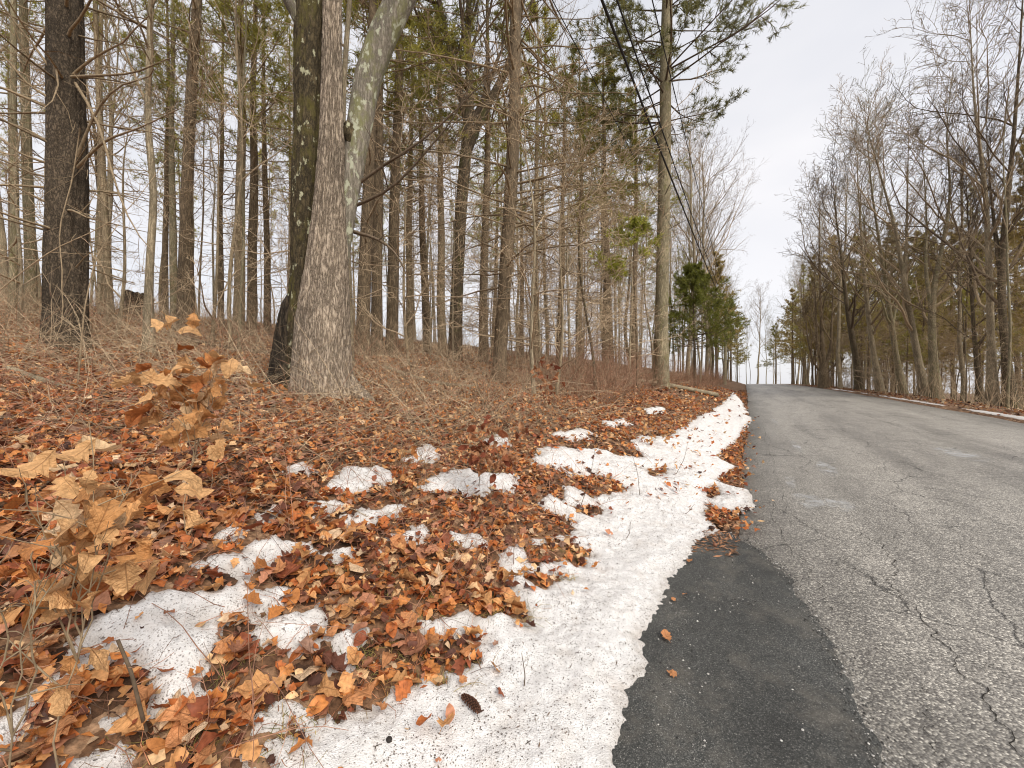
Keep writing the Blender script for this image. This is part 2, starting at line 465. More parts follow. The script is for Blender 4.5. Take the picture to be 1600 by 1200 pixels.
# ------------------------------------------------------------------ ground, road, patch, snow
def grid(T, S, zf, name, mat, keep=None):
    tt, ss = np.meshgrid(T, S, indexing='ij')
    x, y = xy(tt, ss)
    z = zf(tt, ss, x, y)
    nS = len(S); nT = len(T)
    i, j = np.meshgrid(np.arange(nT - 1), np.arange(nS - 1), indexing='ij')
    f = np.stack([i * nS + j, i * nS + j + 1, (i + 1) * nS + j + 1, (i + 1) * nS + j], -1).reshape(-1, 4)
    if keep is not None:
        f = f[keep(tt, ss, x, y).ravel()[f].all(1)]
    # drop unused vertices
    used = np.unique(f); remap = np.full(nT * nS, -1); remap[used] = np.arange(len(used))
    f = remap[f][:, ::-1]
    vs = np.stack([x, y, z], -1).reshape(-1, 3)[used]
    return MB().add(vs, f).mesh(name, mat)

def spaced(lo, hi, near, grow):
    out = [0.0]; step = near
    while out[-1] < hi: out.append(out[-1] + step); step *= grow
    neg = [0.0]; step = near
    while neg[-1] > lo: neg.append(neg[-1] - step); step *= grow
    return np.array(sorted(set(out + neg)))

Tg = spaced(-600, 900, 0.11, 1.035) ; Sg = spaced(-700, 700, 0.09, 1.035)
def ground_z(tt, ss, x, y):
    z = H(x, y)
    under = (ss > -0.02) & (ss < ROAD_W + 0.02)
    z = z - np.where(under, 0.12, 0.0)
    z = z - np.where((ss <= -0.02) & (ss > -1.15) & (tt < 4.4), 0.035, 0)
    far = np.clip((np.hypot(x, y) - 260) / 300, 0, 1)
    return z * (1 - far) - 14 * far
ground = obj('ground', grid(Tg, Sg, ground_z, 'ground', M['floor']))
tag(ground, 'leaf covered forest floor rising from the road', kind='structure')

Tr = np.concatenate([np.arange(-14, 40, 0.25), np.arange(40, 260, 1.5)])
edge_l = lambda t: -0.07 + 0.10 * fbm(t * 0.7, t * 0 + 3.3, 21, 4) + 0.15 * np.clip((t - 6) / 10, 0, 1)
edge_r = lambda t: ROAD_W + 0.12 * fbm(t * 0.6, t * 0 + 8.1, 22, 4)
w = np.linspace(0, 1, 29)
tt = np.repeat(Tr[:, None], len(w), 1)
ss = edge_l(tt) * (1 - w) + edge_r(tt) * w
ss = np.where(tt < 4.2, np.minimum(ss, ss), ss)
x, y = xy(tt, ss)
dz = np.zeros_like(x); dz[:, 0] = dz[:, -1] = -0.05
z = road_z(tt) + 0.05 * (1 - ((ss - 3.4) / 3.4) ** 2) * 1.0 + 0.004 + dz + 0.008 * fbm(x * 0.8, y * 0.8, 31, 3)
nS = len(w); nT = len(Tr)
i, j = np.meshgrid(np.arange(nT - 1), np.arange(nS - 1), indexing='ij')
f = np.stack([i * nS + j, (i + 1) * nS + j, (i + 1) * nS + j + 1, i * nS + j + 1], -1).reshape(-1, 4)[:, ::-1]
road = obj('road', MB().add(np.stack([x, y, z], -1), f).mesh('road', M['road']))
tag(road, 'worn grey asphalt road climbing to a crest', kind='structure')
def RZ(x, y):
    t, s = ts(x, y)
    return road_z(t) + 0.05 * (1 - ((s - 3.4) / 3.4) ** 2) + 0.004 + 0.008 * fbm(x * 0.8, y * 0.8, 31, 3)

# the dark patch: a strip s -1.1 .. ~0.42, ending near t 4.25
def poly_world(pts):
    out = []
    for px, py in pts:
        a, c = (px - 800) / F, -(py - 600) / F
        d = CAM_Z / -c
        for _ in range(30):
            d = (CAM_Z - float(road_z(U[0] * a * d + U[1] * d))) / -c
        out.append((a * d, d))
    return np.array(out)
def signed(P, poly):
    """distance of points (n,2) to a closed polygon, positive inside"""
    P = P.reshape(-1, 2); n = len(poly)
    best = np.full(len(P), 1e9); inside = np.zeros(len(P), bool)
    for k in range(n):
        a, b = poly[k], poly[(k + 1) % n]
        ab = b - a
        u = np.clip(((P - a) @ ab) / max(ab @ ab, 1e-12), 0, 1)
        best = np.minimum(best, np.linalg.norm(P - a - u[:, None] * ab, axis=1))
        cond = (a[1] > P[:, 1]) != (b[1] > P[:, 1])
        xx = a[0] + (P[:, 1] - a[1]) / np.where(abs(b[1] - a[1]) < 1e-12, 1e-12, b[1] - a[1]) * ab[0]
        inside ^= cond & (P[:, 0] < xx)
    return np.where(inside, best, -best)
patch_poly = poly_world([(1420, 1330), (1375, 1200), (1345, 1110), (1300, 1015), (1255, 945), (1225, 895), (1180, 858), (1140, 834), (1090, 838), (1040, 850), (930, 1000), (820, 1200), (740, 1330)])
bx0, by0 = patch_poly.min(0) - 0.2; bx1, by1 = patch_poly.max(0) + 0.2
gx = np.arange(bx0, bx1, 0.02); gy = np.arange(by0, by1, 0.02)
X, Y = np.meshgrid(gx, gy, indexing='ij')
sdp = signed(np.stack([X, Y], -1), patch_poly).reshape(X.shape) + 0.05 * fbm(X * 5, Y * 5, 41, 5) + 0.03 * fbm(X * 24, Y * 24, 43, 2)
zz = RZ(X, Y) + np.clip(sdp * 0.35, -0.02, 0.016) + 0.003 * fbm(X * 9, Y * 9, 42, 3)
i, j = np.meshgrid(np.arange(len(gx) - 1), np.arange(len(gy) - 1), indexing='ij')
n_ = len(gy)
f = np.stack([i * n_ + j, (i + 1) * n_ + j, (i + 1) * n_ + j + 1, i * n_ + j + 1], -1).reshape(-1, 4)
f = f[(sdp.ravel()[f] > -0.035).all(1)]
patch = obj('asphalt_patch', MB().add(np.stack([X, Y, zz], -1), f).mesh('asphalt_patch', M['patch']))
tag(patch, 'dark newer asphalt patch at the edge of the road', kind='structure')

# cracks: recessed dark strips along the lines the photograph shows
def crack(pts, wd, seed):
    P = poly_world(pts); r = rs(seed)
    P = resample(P, 40 + 10 * len(pts))
    d = norm(np.gradient(P, axis=0)); nn = np.stack([-d[:, 1], d[:, 0]], 1)
    k = np.arange(len(P))
    P = P + nn * (0.07 * fbm(k * 0.23, k * 0 + seed, seed, 5))[:, None]
    wv_ = wd * 0.36 * (0.12 + 0.9 * np.abs(fbm(k * 0.4, k * 0 + seed * 3.1, seed + 5, 3)) + 0.3 * r.rand(len(P)))
    wv_[0] = wv_[-1] = 0.0005
    a = P + nn * wv_[:, None] * 0.5; b = P - nn * wv_[:, None] * 0.5
    va = np.column_stack([a, RZ(a[:, 0], a[:, 1]) + 0.004]); vb = np.column_stack([b, RZ(b[:, 0], b[:, 1]) + 0.004])
    n = len(P); q = np.arange(n - 1)
    o = obj('crack', MB().add(np.vstack([va, vb]), np.stack([q, q + 1, q + 1 + n, q + n], 1)).mesh('crack', M['crack']), road)
m, nt, bs, out = new_mat('crack_fill')
bs.inputs['Base Color'].default_value = (0.022, 0.020, 0.018, 1); bs.inputs['Roughness'].default_value = 1
M['crack'] = m
for k, (pts, wd) in enumerate([
    ([(1330, 830), (1385, 860), (1408, 895), (1395, 920), (1430, 950), (1455, 990), (1500, 1050), (1560, 1130), (1640, 1240)], 0.022),
    ([(1455, 990), (1400, 965), (1330, 930)], 0.012),
    ([(1360, 850), (1440, 835), (1520, 870), (1600, 905)], 0.014),
    ([(1170, 700), (1195, 745), (1215, 820), (1240, 875)], 0.014),
    ([(1175, 747), (1205, 744), (1240, 735)], 0.012),
    ([(1340, 690), (1400, 712), (1500, 735), (1610, 775)], 0.016),
    ([(1345, 650), (1420, 668), (1520, 700), (1600, 722)], 0.014),
    ([(1240, 615), (1300, 636), (1360, 654), (1400, 668)], 0.03),
    ([(1530, 870), (1580, 930), (1640, 980)], 0.010),
    ([(1500, 1050), (1540, 1045), (1610, 1090)], 0.012),
    ([(1300, 880), (1350, 905), (1385, 935)], 0.012),
    ([(1190, 660), (1205, 720), (1222, 770), (1235, 810)], 0.012),
    ([(1250, 870), (1265, 905), (1300, 960)], 0.016),
    ([(1140, 832), (1180, 818), (1228, 815), (1260, 826)], 0.014),
    ([(1420, 1060), (1450, 1120), (1470, 1180), (1475, 1230)], 0.014),
]):
    crack(pts, wd, 100 + k)

# pale dried salt marks on the asphalt
m, nt, bs, out = new_mat('salt_bloom')
v = coords(nt)
tb = N(nt, 'BsdfTransparent'); ms = N(nt, 'MixShader')
bs.inputs['Base Color'].default_value = (0.55, 0.56, 0.57, 1)
at_n = N(nt, 'Attribute', attribute_name='col')
g = math_(nt, 'MULTIPLY', at_n.outputs['Fac'], ramp(nt, noise(nt, v, 5, 6, 0.6), [(0.43, 0.0), (0.62, 0.5)]))
nt.links.new(g, ms.inputs[0]); nt.links.new(tb.outputs[0], ms.inputs[1]); nt.links.new(bs.outputs[0], ms.inputs[2])
nt.links.new(ms.outputs[0], out.inputs['Surface'])
M['salt'] = m
def stain(px, py, rt, rsd, seed):
    c0 = poly_world([(px, py)])[0]
    a = np.linspace(0, 2 * math.pi, 40, endpoint=False)
    vs = [(c0[0], c0[1])]; cs = [1.0]
    for q in (0.4, 0.75, 1.0):
        rr = q * (1 + 0.35 * fbm(np.cos(a) * 1.5 + seed, np.sin(a) * 1.5, seed, 3))
        X_ = c0[0] + U[0] * np.sin(a) * rt * rr + V[0] * np.cos(a) * rsd * rr
        Y_ = c0[1] + U[1] * np.sin(a) * rt * rr + V[1] * np.cos(a) * rsd * rr
        vs += list(zip(X_, Y_)); cs += [1.0 if q < 0.5 else (0.8 if q < 0.9 else 0.0)] * 40
    vs = np.array(vs)
    vs = np.column_stack([vs, RZ(vs[:, 0], vs[:, 1]) + 0.006])
    k = np.arange(40); k2 = (k + 1) % 40
    mb = MB().add(vs, np.stack([np.zeros(40, int), 1 + k, 1 + k2], 1), np.repeat(np.array(cs)[:, None], 3, 1))
    for q in range(2):
        b = 1 + q * 40
        mb.f.append(np.stack([b + k, b + 40 + k, b + 40 + k2, b + k2], 1))
    obj('salt_mark', mb.mesh('salt_mark', M['salt']), road)
for k, a in enumerate([(1262, 785, 0.55, 0.20, ), (1235, 755, 0.5, 0.08), (1245, 700, 1.0, 0.10), (1290, 735, 0.8, 0.16), (1310, 790, 0.5, 0.2), (1210, 660, 1.4, 0.12), (1500, 715, 1.0, 0.35)]):
    stain(a[0], a[1], a[2] * 0.7, a[3] * 0.75, 60 + k)

# ---- snow
main_px = [(940, 1290), (952, 1170), (975, 1085), (1006, 1040), (1000, 985), (1025, 955), (1040, 910), (1066, 885), (1082, 848), (1120, 832),
           (1095, 805), (1105, 785), (1140, 803), (1172, 788), (1165, 768), (1118, 752), (1150, 730), (1120, 715), (1150, 690), (1172, 655), (1160, 628), (1146, 613),
           (1128, 632), (1085, 655), (1050, 680), (1000, 683), (975, 705), (905, 700), (838, 700), (832, 725), (880, 735), (900, 760), (860, 775), (830, 790), (880, 805),
           (905, 830), (850, 850), (795, 862), (775, 900), (810, 925), (785, 955), (700, 960), (662, 975), (695, 1010), (745, 1035), (725, 1055), (660, 1065), (610, 1108), (520, 1128), (430, 1150), (345, 1205), (300, 1290)]
patch_px = [
    [(-40, 1160), (60, 1080), (130, 1020), (185, 960), (275, 930), (325, 945), (322, 1010), (300, 1060), (312, 1100), (240, 1108), (200, 1140), (100, 1112), (-40, 1195)],
    [(325, 945), (380, 925), (445, 930), (450, 950), (400, 962), (340, 960)], [(395, 1000), (420, 965), (490, 960), (500, 985), (450, 1010)],
    [(392, 860), (430, 848), (465, 856), (440, 870)], [(340, 838), (360, 825), (382, 830), (365, 845)], [(340, 885), (380, 870), (420, 880), (380, 892)],
    [(520, 765), (540, 735), (590, 732), (615, 750), (580, 770)], [(445, 730), (475, 725), (490, 742), (460, 748)], [(540, 820), (570, 800), (625, 792), (600, 815)],
    [(655, 762), (690, 740), (750, 735), (800, 745), (800, 770), (720, 772)], [(640, 720), (668, 698), (680, 712), (660, 726)], [(395, 812), (430, 790), (445, 800), (420, 815)],
    [(90, 1200), (150, 1160), (210, 1180), (180, 1230)], [(520, 870), (545, 855), (570, 862), (545, 878)], [(480, 790), (520, 780), (540, 790), (500, 800)],
    [(760, 690), (790, 684), (805, 692), (780, 700)], [(870, 680), (910, 672), (930, 680), (890, 688)], [(940, 660), (975, 655), (985, 664), (950, 668)], [(700, 835), (740, 828), (750, 845), (715, 850)],
    [(610, 840), (660, 825), (680, 838), (640, 852)], [(395, 1130), (450, 1110), (480, 1122), (430, 1140)], [(540, 1000), (556, 985), (560, 1040), (545, 1045)], [(1010, 640), (1035, 636), (1040, 645), (1015, 648)]]
hole_px = [[(140, 1092), (195, 1040), (230, 1030), (250, 1075), (235, 1112), (180, 1118)], [(285, 955), (325, 950), (335, 1000), (290, 995)], [(40, 1150), (110, 1120), (170, 1150), (90, 1190)], [(690, 1000), (740, 985), (760, 1010), (725, 1035)], [(795, 850), (870, 838), (935, 870), (905, 882), (840, 880)], [(785, 955), (800, 943), (832, 960), (828, 978), (795, 978)], [(860, 750), (930, 740), (985, 765), (930, 775)], [(820, 905), (870, 893), (895, 905), (850, 918)],
           [(930, 690), (990, 700), (1010, 715), (960, 712)], [(1100, 765), (1120, 760), (1130, 775), (1105, 782)], [(905, 795), (940, 790), (935, 805)], [(1010, 735), (1040, 730), (1045, 742), (1020, 745)]]
main_w = np.array([at(*p)[:2] for p in main_px])
patch_w = [np.array([at(*p)[:2] for p in q]) for q in patch_px]
hole_w = [np.array([at(*p)[:2] for p in q]) for q in hole_px]
def snow_field(x, y):
    P = np.stack([x.ravel(), y.ravel()], 1)
    m_ = signed(P, main_w)
    for q in patch_w: m_ = np.maximum(m_, signed(P, q) + 0.025)
    for q in hole_w: m_ = np.minimum(m_, -signed(P, q))
    t, s = ts(P[:, 0], P[:, 1])
    far = np.clip((t - 4) / 12, 0, 1)
    m_ = np.maximum(m_, (0.015 - np.abs(s - ROAD_W - 0.3) + 0.14 * fbm(t * 0.45, t * 0, 77, 4)) * 0.5)       # thin line on the far verge
    rs_ = np.clip((-s - 0.55) / 0.6, 0.35, 1)
    m_ = m_ + 0.03 + 0.075 * rs_ * fbm(P[:, 0] * 4.5, P[:, 1] * 4.5, 71, 4) + 0.045 * rs_ * fbm(P[:, 0] * 15, P[:, 1] * 15, 72, 3) + 0.035 * fbm(P[:, 0] * 38, P[:, 1] * 38, 75, 2)
    m_ = m_ - 0.10 * np.clip((-s - 0.75) / 0.6, 0, 1) * np.maximum(0, fbm(P[:, 0] * 6, P[:, 1] * 6, 74, 3) - 0.08) * 2.0
    m_ = m_ - far * 0.12 * np.maximum(0, fbm(P[:, 0] * 2.2, P[:, 1] * 2.2, 73, 4) * 1.6 + 0.1) * (s < 3)
    return m_.reshape(x.shape)
Ts = np.concatenate([np.arange(-1.4, 3.2, 0.017), np.arange(3.2, 6.5, 0.022), 6.5 + np.cumsum(np.geomspace(0.022, 0.6, 240))])
Ss = np.concatenate([np.arange(-5.8, 0.6, 0.019), np.arange(ROAD_W - 0.2, ROAD_W + 1.0, 0.06)])
tt, ss = np.meshgrid(Ts, Ss, indexing='ij')
x, y = xy(tt, ss)
sf = snow_field(x, y)
def snow_z(x, y, sf):
    t, s = ts(x, y)
    base = np.where((s > -0.95) & (s < 1), np.maximum(H(x, y), RZ(x, y) + 0.012), H(x, y))
    th = np.where(sf > 0, 0.055 * np.clip(sf / 0.22, 0, 1) ** 0.8 + 0.006 * np.clip(sf / 0.02, 0, 1), np.maximum(sf, -0.05) * 1.1)
    return base - 0.004 + th + np.clip(sf * 6, 0, 1) * (0.010 * fbm(x * 7, y * 7, 81, 3) + 0.012 * fbm(x * 22, y * 22, 82, 2))
zz = snow_z(x, y, sf)
nS = len(Ss); i, j = np.meshgrid(np.arange(len(Ts) - 1), np.arange(nS - 1), indexing='ij')
f = np.stack([i * nS + j, (i + 1) * nS + j, (i + 1) * nS + j + 1, i * nS + j + 1], -1).reshape(-1, 4)[:, ::-1]
gap = np.zeros(len(Ss), bool); gap[np.searchsorted(Ss, 0.6) - 1] = True
okq = (sf.ravel()[f] > -0.045).all(1) & ~gap[(np.arange(len(f)) % (nS - 1))]
f = f[okq]
used = np.unique(f); remap = np.full(x.size, -1); remap[used] = np.arange(len(used))
vs = np.stack([x, y, zz], -1).reshape(-1, 3)[used]
edge_c = np.repeat(np.clip(sf.ravel()[used] / 0.09, 0, 1)[:, None], 3, 1)
snow = obj('snow', MB().add(vs, remap[f], edge_c).mesh('snow', M['snow']))
tag(snow, 'patchy old snow lying along the road edge', kind='stuff')
SNOW_GRID = (Ts, Ss, sf)
def snow_at(x, y):
    t, s = ts(x, y)
    i = np.clip(np.searchsorted(Ts, t), 0, len(Ts) - 1); j = np.clip(np.searchsorted(Ss, s), 0, len(Ss) - 1)
    v = sf[i, j]
    return np.where((t < Ts[0]) | (t > Ts[-1]) | (s < Ss[0]) | (s > Ss[-1]) | ((s > 0.6) & (s < ROAD_W - 0.25)), -1.0, v)
def surf(x, y):
    """top of ground, road, patch or snow"""
    x = np.asarray(x, float); y = np.asarray(y, float)
    t, s = ts(x, y)
    z = np.where((s > -0.05) & (s < ROAD_W), RZ(x, y), np.where((s > -1.0) & (s < 1), np.maximum(H(x, y), RZ(x, y) + 0.012), H(x, y)))
    sfv = snow_at(x, y)
    return np.where(sfv > 0, snow_z(x, y, sfv), z)

# ------------------------------------------------------------------ trees
def spawn(P, R, r, n_per, f0, f1, ang, ratio, n_pts, rfac, up=0.05, jit=0.12, flat=False, rmin=0.004, taper=0.3, keep=1.0, drop=0.55, lmin=0.0, even=True):
    Mp, Np, _ = P.shape
    idx = np.repeat(np.arange(Mp), n_per)
    if keep < 1: idx = idx[r.rand(len(idx)) < keep]
    m_ = len(idx)
    if m_ == 0: return np.zeros((0, n_pts, 3)), np.zeros((0, n_pts))
    if even: u = f0 + (f1 - f0) * (((np.arange(m_) % n_per) + r.rand(m_)) / n_per)
    else: u = f0 + (f1 - f0) * r.rand(m_)
    fi = np.clip(u * (Np - 1), 0, Np - 1.001); i0 = fi.astype(int); a = (fi - i0)[:, None]
    start = P[idx, i0] * (1 - a) + P[idx, i0 + 1] * a
    tan = norm(P[idx, i0 + 1] - P[idx, i0])
    pr = R[idx, i0] * (1 - a[:, 0]) + R[idx, i0 + 1] * a[:, 0]
    Lp = np.linalg.norm(np.diff(P[idx], axis=1), axis=2).sum(1)
    q = r.randn(m_, 3)
    if flat: q[:, 2] *= 0.25
    q = norm(q - (q * tan).sum(1, keepdims=True) * tan)
    an = np.radians(ang[0] + (ang[1] - ang[0]) * r.rand(m_))[:, None]
    d = norm(np.cos(an) * tan + np.sin(an) * q)
    L = np.maximum(Lp * ratio * (1.12 - drop * u) * (0.6 + 0.7 * r.rand(m_)), lmin)
    step = (L / (n_pts - 1))[:, None]
    out = np.zeros((m_, n_pts, 3)); out[:, 0] = start
    for k in range(1, n_pts):
        d = norm(d + jit * r.randn(m_, 3) + np.array([0, 0, up]))
        out[:, k] = out[:, k - 1] + d * step
    r0 = np.maximum(pr * rfac * (0.7 + 0.5 * r.rand(m_)), rmin)
    rad = np.maximum(r0[:, None] * np.linspace(1, taper, n_pts)[None], rmin * 0.55)
    return out, rad

def trunk_path(h, r, lean=0.02, wob=0.05, n=18):
    zs = np.linspace(-0.25, h, n)
    ph = r.rand(4) * 6.28
    lx, ly = r.randn(2) * lean
    X_ = lx * zs + wob * np.sin(zs * 0.35 + ph[0]) + wob * 0.4 * np.sin(zs * 1.1 + ph[1])
    Y_ = ly * zs + wob * np.sin(zs * 0.31 + ph[2]) + wob * 0.4 * np.sin(zs * 0.9 + ph[3])
    X_ -= np.interp(0, zs, X_); Y_ -= np.interp(0, zs, Y_)
    return np.stack([X_, Y_, zs], 1)
def trunk_radii(dbh, zs, h, flare=0.35, top=0.15):
    u = np.clip(zs / h, 0, 1)
    return 0.5 * dbh * ((1 - u) ** 0.8 * (1 - top) + top) * (1 + flare * np.exp(-np.maximum(zs, 0) / 0.35))

TW = {'gray': (0.27, 0.205, 0.13), 'tan': (0.40, 0.305, 0.20), 'dark': (0.125, 0.092, 0.062), 'red': (0.32, 0.17, 0.11), 'moss': (0.26, 0.225, 0.13)}
def add_tubes(mb, P, R, k, col, r, var=0.3):
    if len(P) == 0: return
    v, f = tubes(P, R, k)
    n_each = P.shape[1] * k
    c = np.array(col)[None] * (1 + var * (r.rand(len(P), 1) * 2 - 1))
    mb.add(v, f, np.repeat(c, n_each, 0))

def bark_tube(path, rad, k, seed, lump=0.06):
    v, f = tubes(path[None], rad[None], k)
    v = v.reshape(len(path), k, 3)
    a = np.arange(k) / k * 2 * math.pi
    aa, zz_ = np.meshgrid(a, path[:, 2])
    n = fbm(np.cos(aa) * 2.2 + 5, np.sin(aa) * 2.2 + zz_ * 0.6, seed, 3)
    d = v - path[:, None, :]
    return (path[:, None, :] + d * (1 + lump * n)[..., None]).reshape(-1, 3), f

def decid_crown(P0, R0, seed, col, n1=16, f0=0.3, ang1=(28, 55), l1=0.42, n2=8, n3=6, n4=4, up=0.10, rmin=0.006, extra=None, tip=0.68, hero=False):
    r = rs(seed); mb = MB()
    P1, R1 = spawn(P0[None], R0[None], r, n1, f0, 0.99, ang1, l1, 9, 0.5, up, 0.13, rmin=rmin * 2, taper=0.25)
    Pz, Rz = spawn(P0[None], R0[None], r, max(4, n1 // 3), 0.8, 1.0, (12, 42), l1 * 0.45, 9, 0.7, up, 0.13, rmin=rmin * 1.6, taper=0.2, drop=0.0)
    P1 = np.concatenate([P1, Pz]); R1 = np.concatenate([R1, Rz])
    if extra is not None:
        P1 = np.concatenate([P1, extra[0]]); R1 = np.concatenate([R1, extra[1]])
    P2, R2 = spawn(P1, R1, r, n2, 0.2, 1.0, (25, 55), 0.42, 6, 0.55, up * 0.8, 0.14, rmin=rmin * 1.3)
    P3, R3 = spawn(P2, R2, r, n3, 0.15, 1.0, (25, 60), 0.48, 4, 0.6, up * 0.6, 0.16, rmin=rmin)
    P4, R4 = spawn(P3, R3, r, n4, 0.2, 1.0, (25, 60), 0.6, 3, 0.7, 0.05, 0.18, rmin=rmin * 0.8)
    add_tubes(mb, P1, R1, 6, col, r, 0.12); add_tubes(mb, P2, R2, 4, col, r, 0.2)
    add_tubes(mb, P3, R3, 3 if hero else 2, np.array(col) * (0.4 + 0.6 * tip), r); add_tubes(mb, P4, R4 * 1.15, 2, np.array(col) * tip, r)
    return mb

def blades(Pt, r, per, length, width, spread, col, var=0.35):
    """needle blades fanned round the outer part of each twig Pt (M,N,3)"""
    M_, N_, _ = Pt.shape
    idx = np.repeat(np.arange(M_), per); m_ = len(idx)
    u = 0.25 + 0.75 * r.rand(m_)
    fi = np.clip(u * (N_ - 1), 0, N_ - 1.001); i0 = fi.astype(int); a = (fi - i0)[:, None]
    s = Pt[idx, i0] * (1 - a) + Pt[idx, i0 + 1] * a
    tan = norm(Pt[idx, i0 + 1] - Pt[idx, i0])
    q = norm(np.cross(tan, r.randn(m_, 3)))
    an = np.radians(spread[0] + (spread[1] - spread[0]) * r.rand(m_))[:, None]
    d = norm(np.cos(an) * tan + np.sin(an) * q + np.array([0, 0, 0.12]))
    L = length * (0.6 + 0.6 * r.rand(m_))[:, None]
    side = norm(np.cross(d, r.randn(m_, 3))) * width * 0.5
    v = np.stack([s - side, s + side, s + d * L + side * 0.3 , s + d * L - side * 0.3], 1).reshape(-1, 3)
    f = np.arange(m_ * 4).reshape(-1, 4)
    tw = (1 + var * (r.rand(M_, 1) * 2 - 1))[idx] * (1 + 0.25 * (r.rand(m_, 1) * 2 - 1))
    yl = r.rand(m_, 1) * 0.35
    c = np.array(col)[None] * tw * np.concatenate([1 + yl, 1 + 0.4 * yl, 1 - 0.5 * yl], 1)
    return v, f, np.repeat(c, 4, 0)

def pine_parts(P0, R0, h, seed, crown0=0.45, dead0=0.1, spread=2.4, whorl=0.6, col=(0.075, 0.085, 0.026), twcol=None, dead_len=1.0, dens=0.62, bl=0.19, bw=0.024, dead_n=2, live_n=3, up=0.02, lv=(0.55, 0.7), flat=True):
    r = rs(seed); wood = MB(); leafs = MB()
    twcol = twcol or TW['gray']
    def whorls(z0, z1, n_each, Lf, up_, angd):
        ps = []; rd = []
        z = z0
        while z < z1:
            for q in range(n_each):
                if r.rand() < 0.12: continue
                zz_ = z + r.randn() * 0.12
                base = np.array([np.interp(zz_, P0[:, 2], P0[:, 0]), np.interp(zz_, P0[:, 2], P0[:, 1]), zz_])
                rr = np.interp(zz_, P0[:, 2], R0)
                az = r.rand() * 6.283; L = Lf(zz_) * (lv[0] + lv[1] * r.rand())
                el = math.radians(angd(zz_) + r.randn() * 9)
                d = np.array([math.cos(az) * math.cos(el), math.sin(az) * math.cos(el), math.sin(el)])
                p = [base]
                for k in range(6):
                    d = norm(d + r.randn(3) * 0.09 + np.array([0, 0, up_])); p.append(p[-1] + d * L / 6)
                ps.append(p); rd.append(np.maximum(min(rr * 0.3, 0.007 + 0.0085 * L) * np.linspace(1, 0.3, 7), 0.0035))
            z += whorl * (0.7 + 0.6 * r.rand())
        return np.array(ps).reshape(-1, 7, 3), np.array(rd).reshape(-1, 7)
    zc = crown0 * h
    Pd, Rd = whorls(max(dead0 * h, 0.8), zc, dead_n, lambda z: dead_len * (0.7 + 0.9 * z / zc), -0.02, lambda z: 6)
    add_tubes(wood, Pd, Rd, 4, twcol, r)
    if len(Pd):
        Pd2, Rd2 = spawn(Pd, Rd, r, 4, 0.25, 1.0, (35, 65), 0.42, 4, 0.55, -0.02, 0.2, rmin=0.0035)
        add_tubes(wood, Pd2, Rd2, 2, twcol, r)
        Pd3, Rd3 = spawn(Pd2, Rd2, r, 2, 0.3, 1.0, (30, 60), 0.5, 3, 0.6, -0.02, 0.2, rmin=0.0035)
        add_tubes(wood, Pd3, Rd3, 2, twcol, r)
    def Lc(z):
        u = np.clip((z - zc) / (h - zc), 0, 1)
        return spread * (0.35 + 0.65 * math.sin(math.pi * min(1, 0.28 + 0.72 * u)) ) * (1.15 - 0.75 * u)
    Pl, Rl = whorls(zc, h * 0.985, live_n, Lc, 0.05, lambda z: 4 + 40 * (z - zc) / (h - zc))
    add_tubes(wood, Pl, Rl, 4, twcol, r)
    Pt, Rt = spawn(Pl, Rl, r, 9, 0.25, 1.0, (30, 60), 0.30, 4, 0.5, 0.05, 0.12, flat=flat, rmin=0.005)
    add_tubes(wood, Pt, Rt, 2, twcol, r)
    Pq, Rq = spawn(Pt, Rt, r, 3, 0.3, 1.0, (25, 55), 0.6, 3, 0.6, 0.07, 0.1, flat=flat, rmin=0.004)
    pl_ = np.concatenate([resample_batch(Pt, 3), Pq])
    per = max(2, int(11 * dens))
    leafs.add(*blades(pl_, r, per, bl, bw, (20, 75), col))
    return wood, leafs
def resample_batch(P, n):
    i = np.linspace(0, P.shape[1] - 1, n)
    i0 = np.minimum(i.astype(int), P.shape[1] - 2); a = (i - i0)[None, :, None]
    return P[:, i0] * (1 - a) + P[:, i0 + 1] * a

PARK = (0, 0, -500)
class Proto: pass
def proto(trunk_me, crown_me, needle_me, dbh, h):
    p = Proto(); p.trunk = trunk_me; p.crown = crown_me; p.needles = needle_me; p.dbh = dbh; p.h = h
    return p
def plant(p, name, label, cat, loc, rz=0.0, sx=1.0, sz=1.0, group=None, tilt=(0, 0), mat=None):
    root = thing(name, label, cat, loc, 0, group)
    root.rotation_euler = (tilt[0], tilt[1], rz); root.scale = (sx, sx, sz)
    tr = obj('trunk', p.trunk, root)
    if mat is not None:
        tr.material_slots[0].link = 'OBJECT'; tr.material_slots[0].material = mat
    if p.crown: obj('crown', p.crown, root)
    if p.needles: obj('foliage', p.needles, root)
    return root

def make_pine(seed, h, dbh, mat, tcol='gray', k=12, **kw):
    r = rs(seed); P = trunk_path(h, r, 0.008, 0.04); R = trunk_radii(dbh, P[:, 2], h, 0.25, 0.08)
    v, f = bark_tube(P, R, k, seed)
    wood, lf = pine_parts(P, R, h, seed + 1, twcol=TW[tcol], **kw)
    return proto(MB().add(v, f).mesh('trunk', mat), wood.mesh('crown', M['twig']), lf.mesh('foliage', M['needles'], False), dbh, h)
def make_decid(seed, h, dbh, mat, tcol='gray', k=10, lean=0.03, wob=0.14, **kw):
    r = rs(seed); P = trunk_path(h, r, lean, wob); R = trunk_radii(dbh, P[:, 2], h, 0.3, 0.08)
    v, f = bark_tube(P, R, k, seed, 0.1)
    return proto(MB().add(v, f).mesh('trunk', mat), decid_crown(P, R, seed + 1, TW[tcol], **kw).mesh('crown', M['twig']), None, dbh, h)

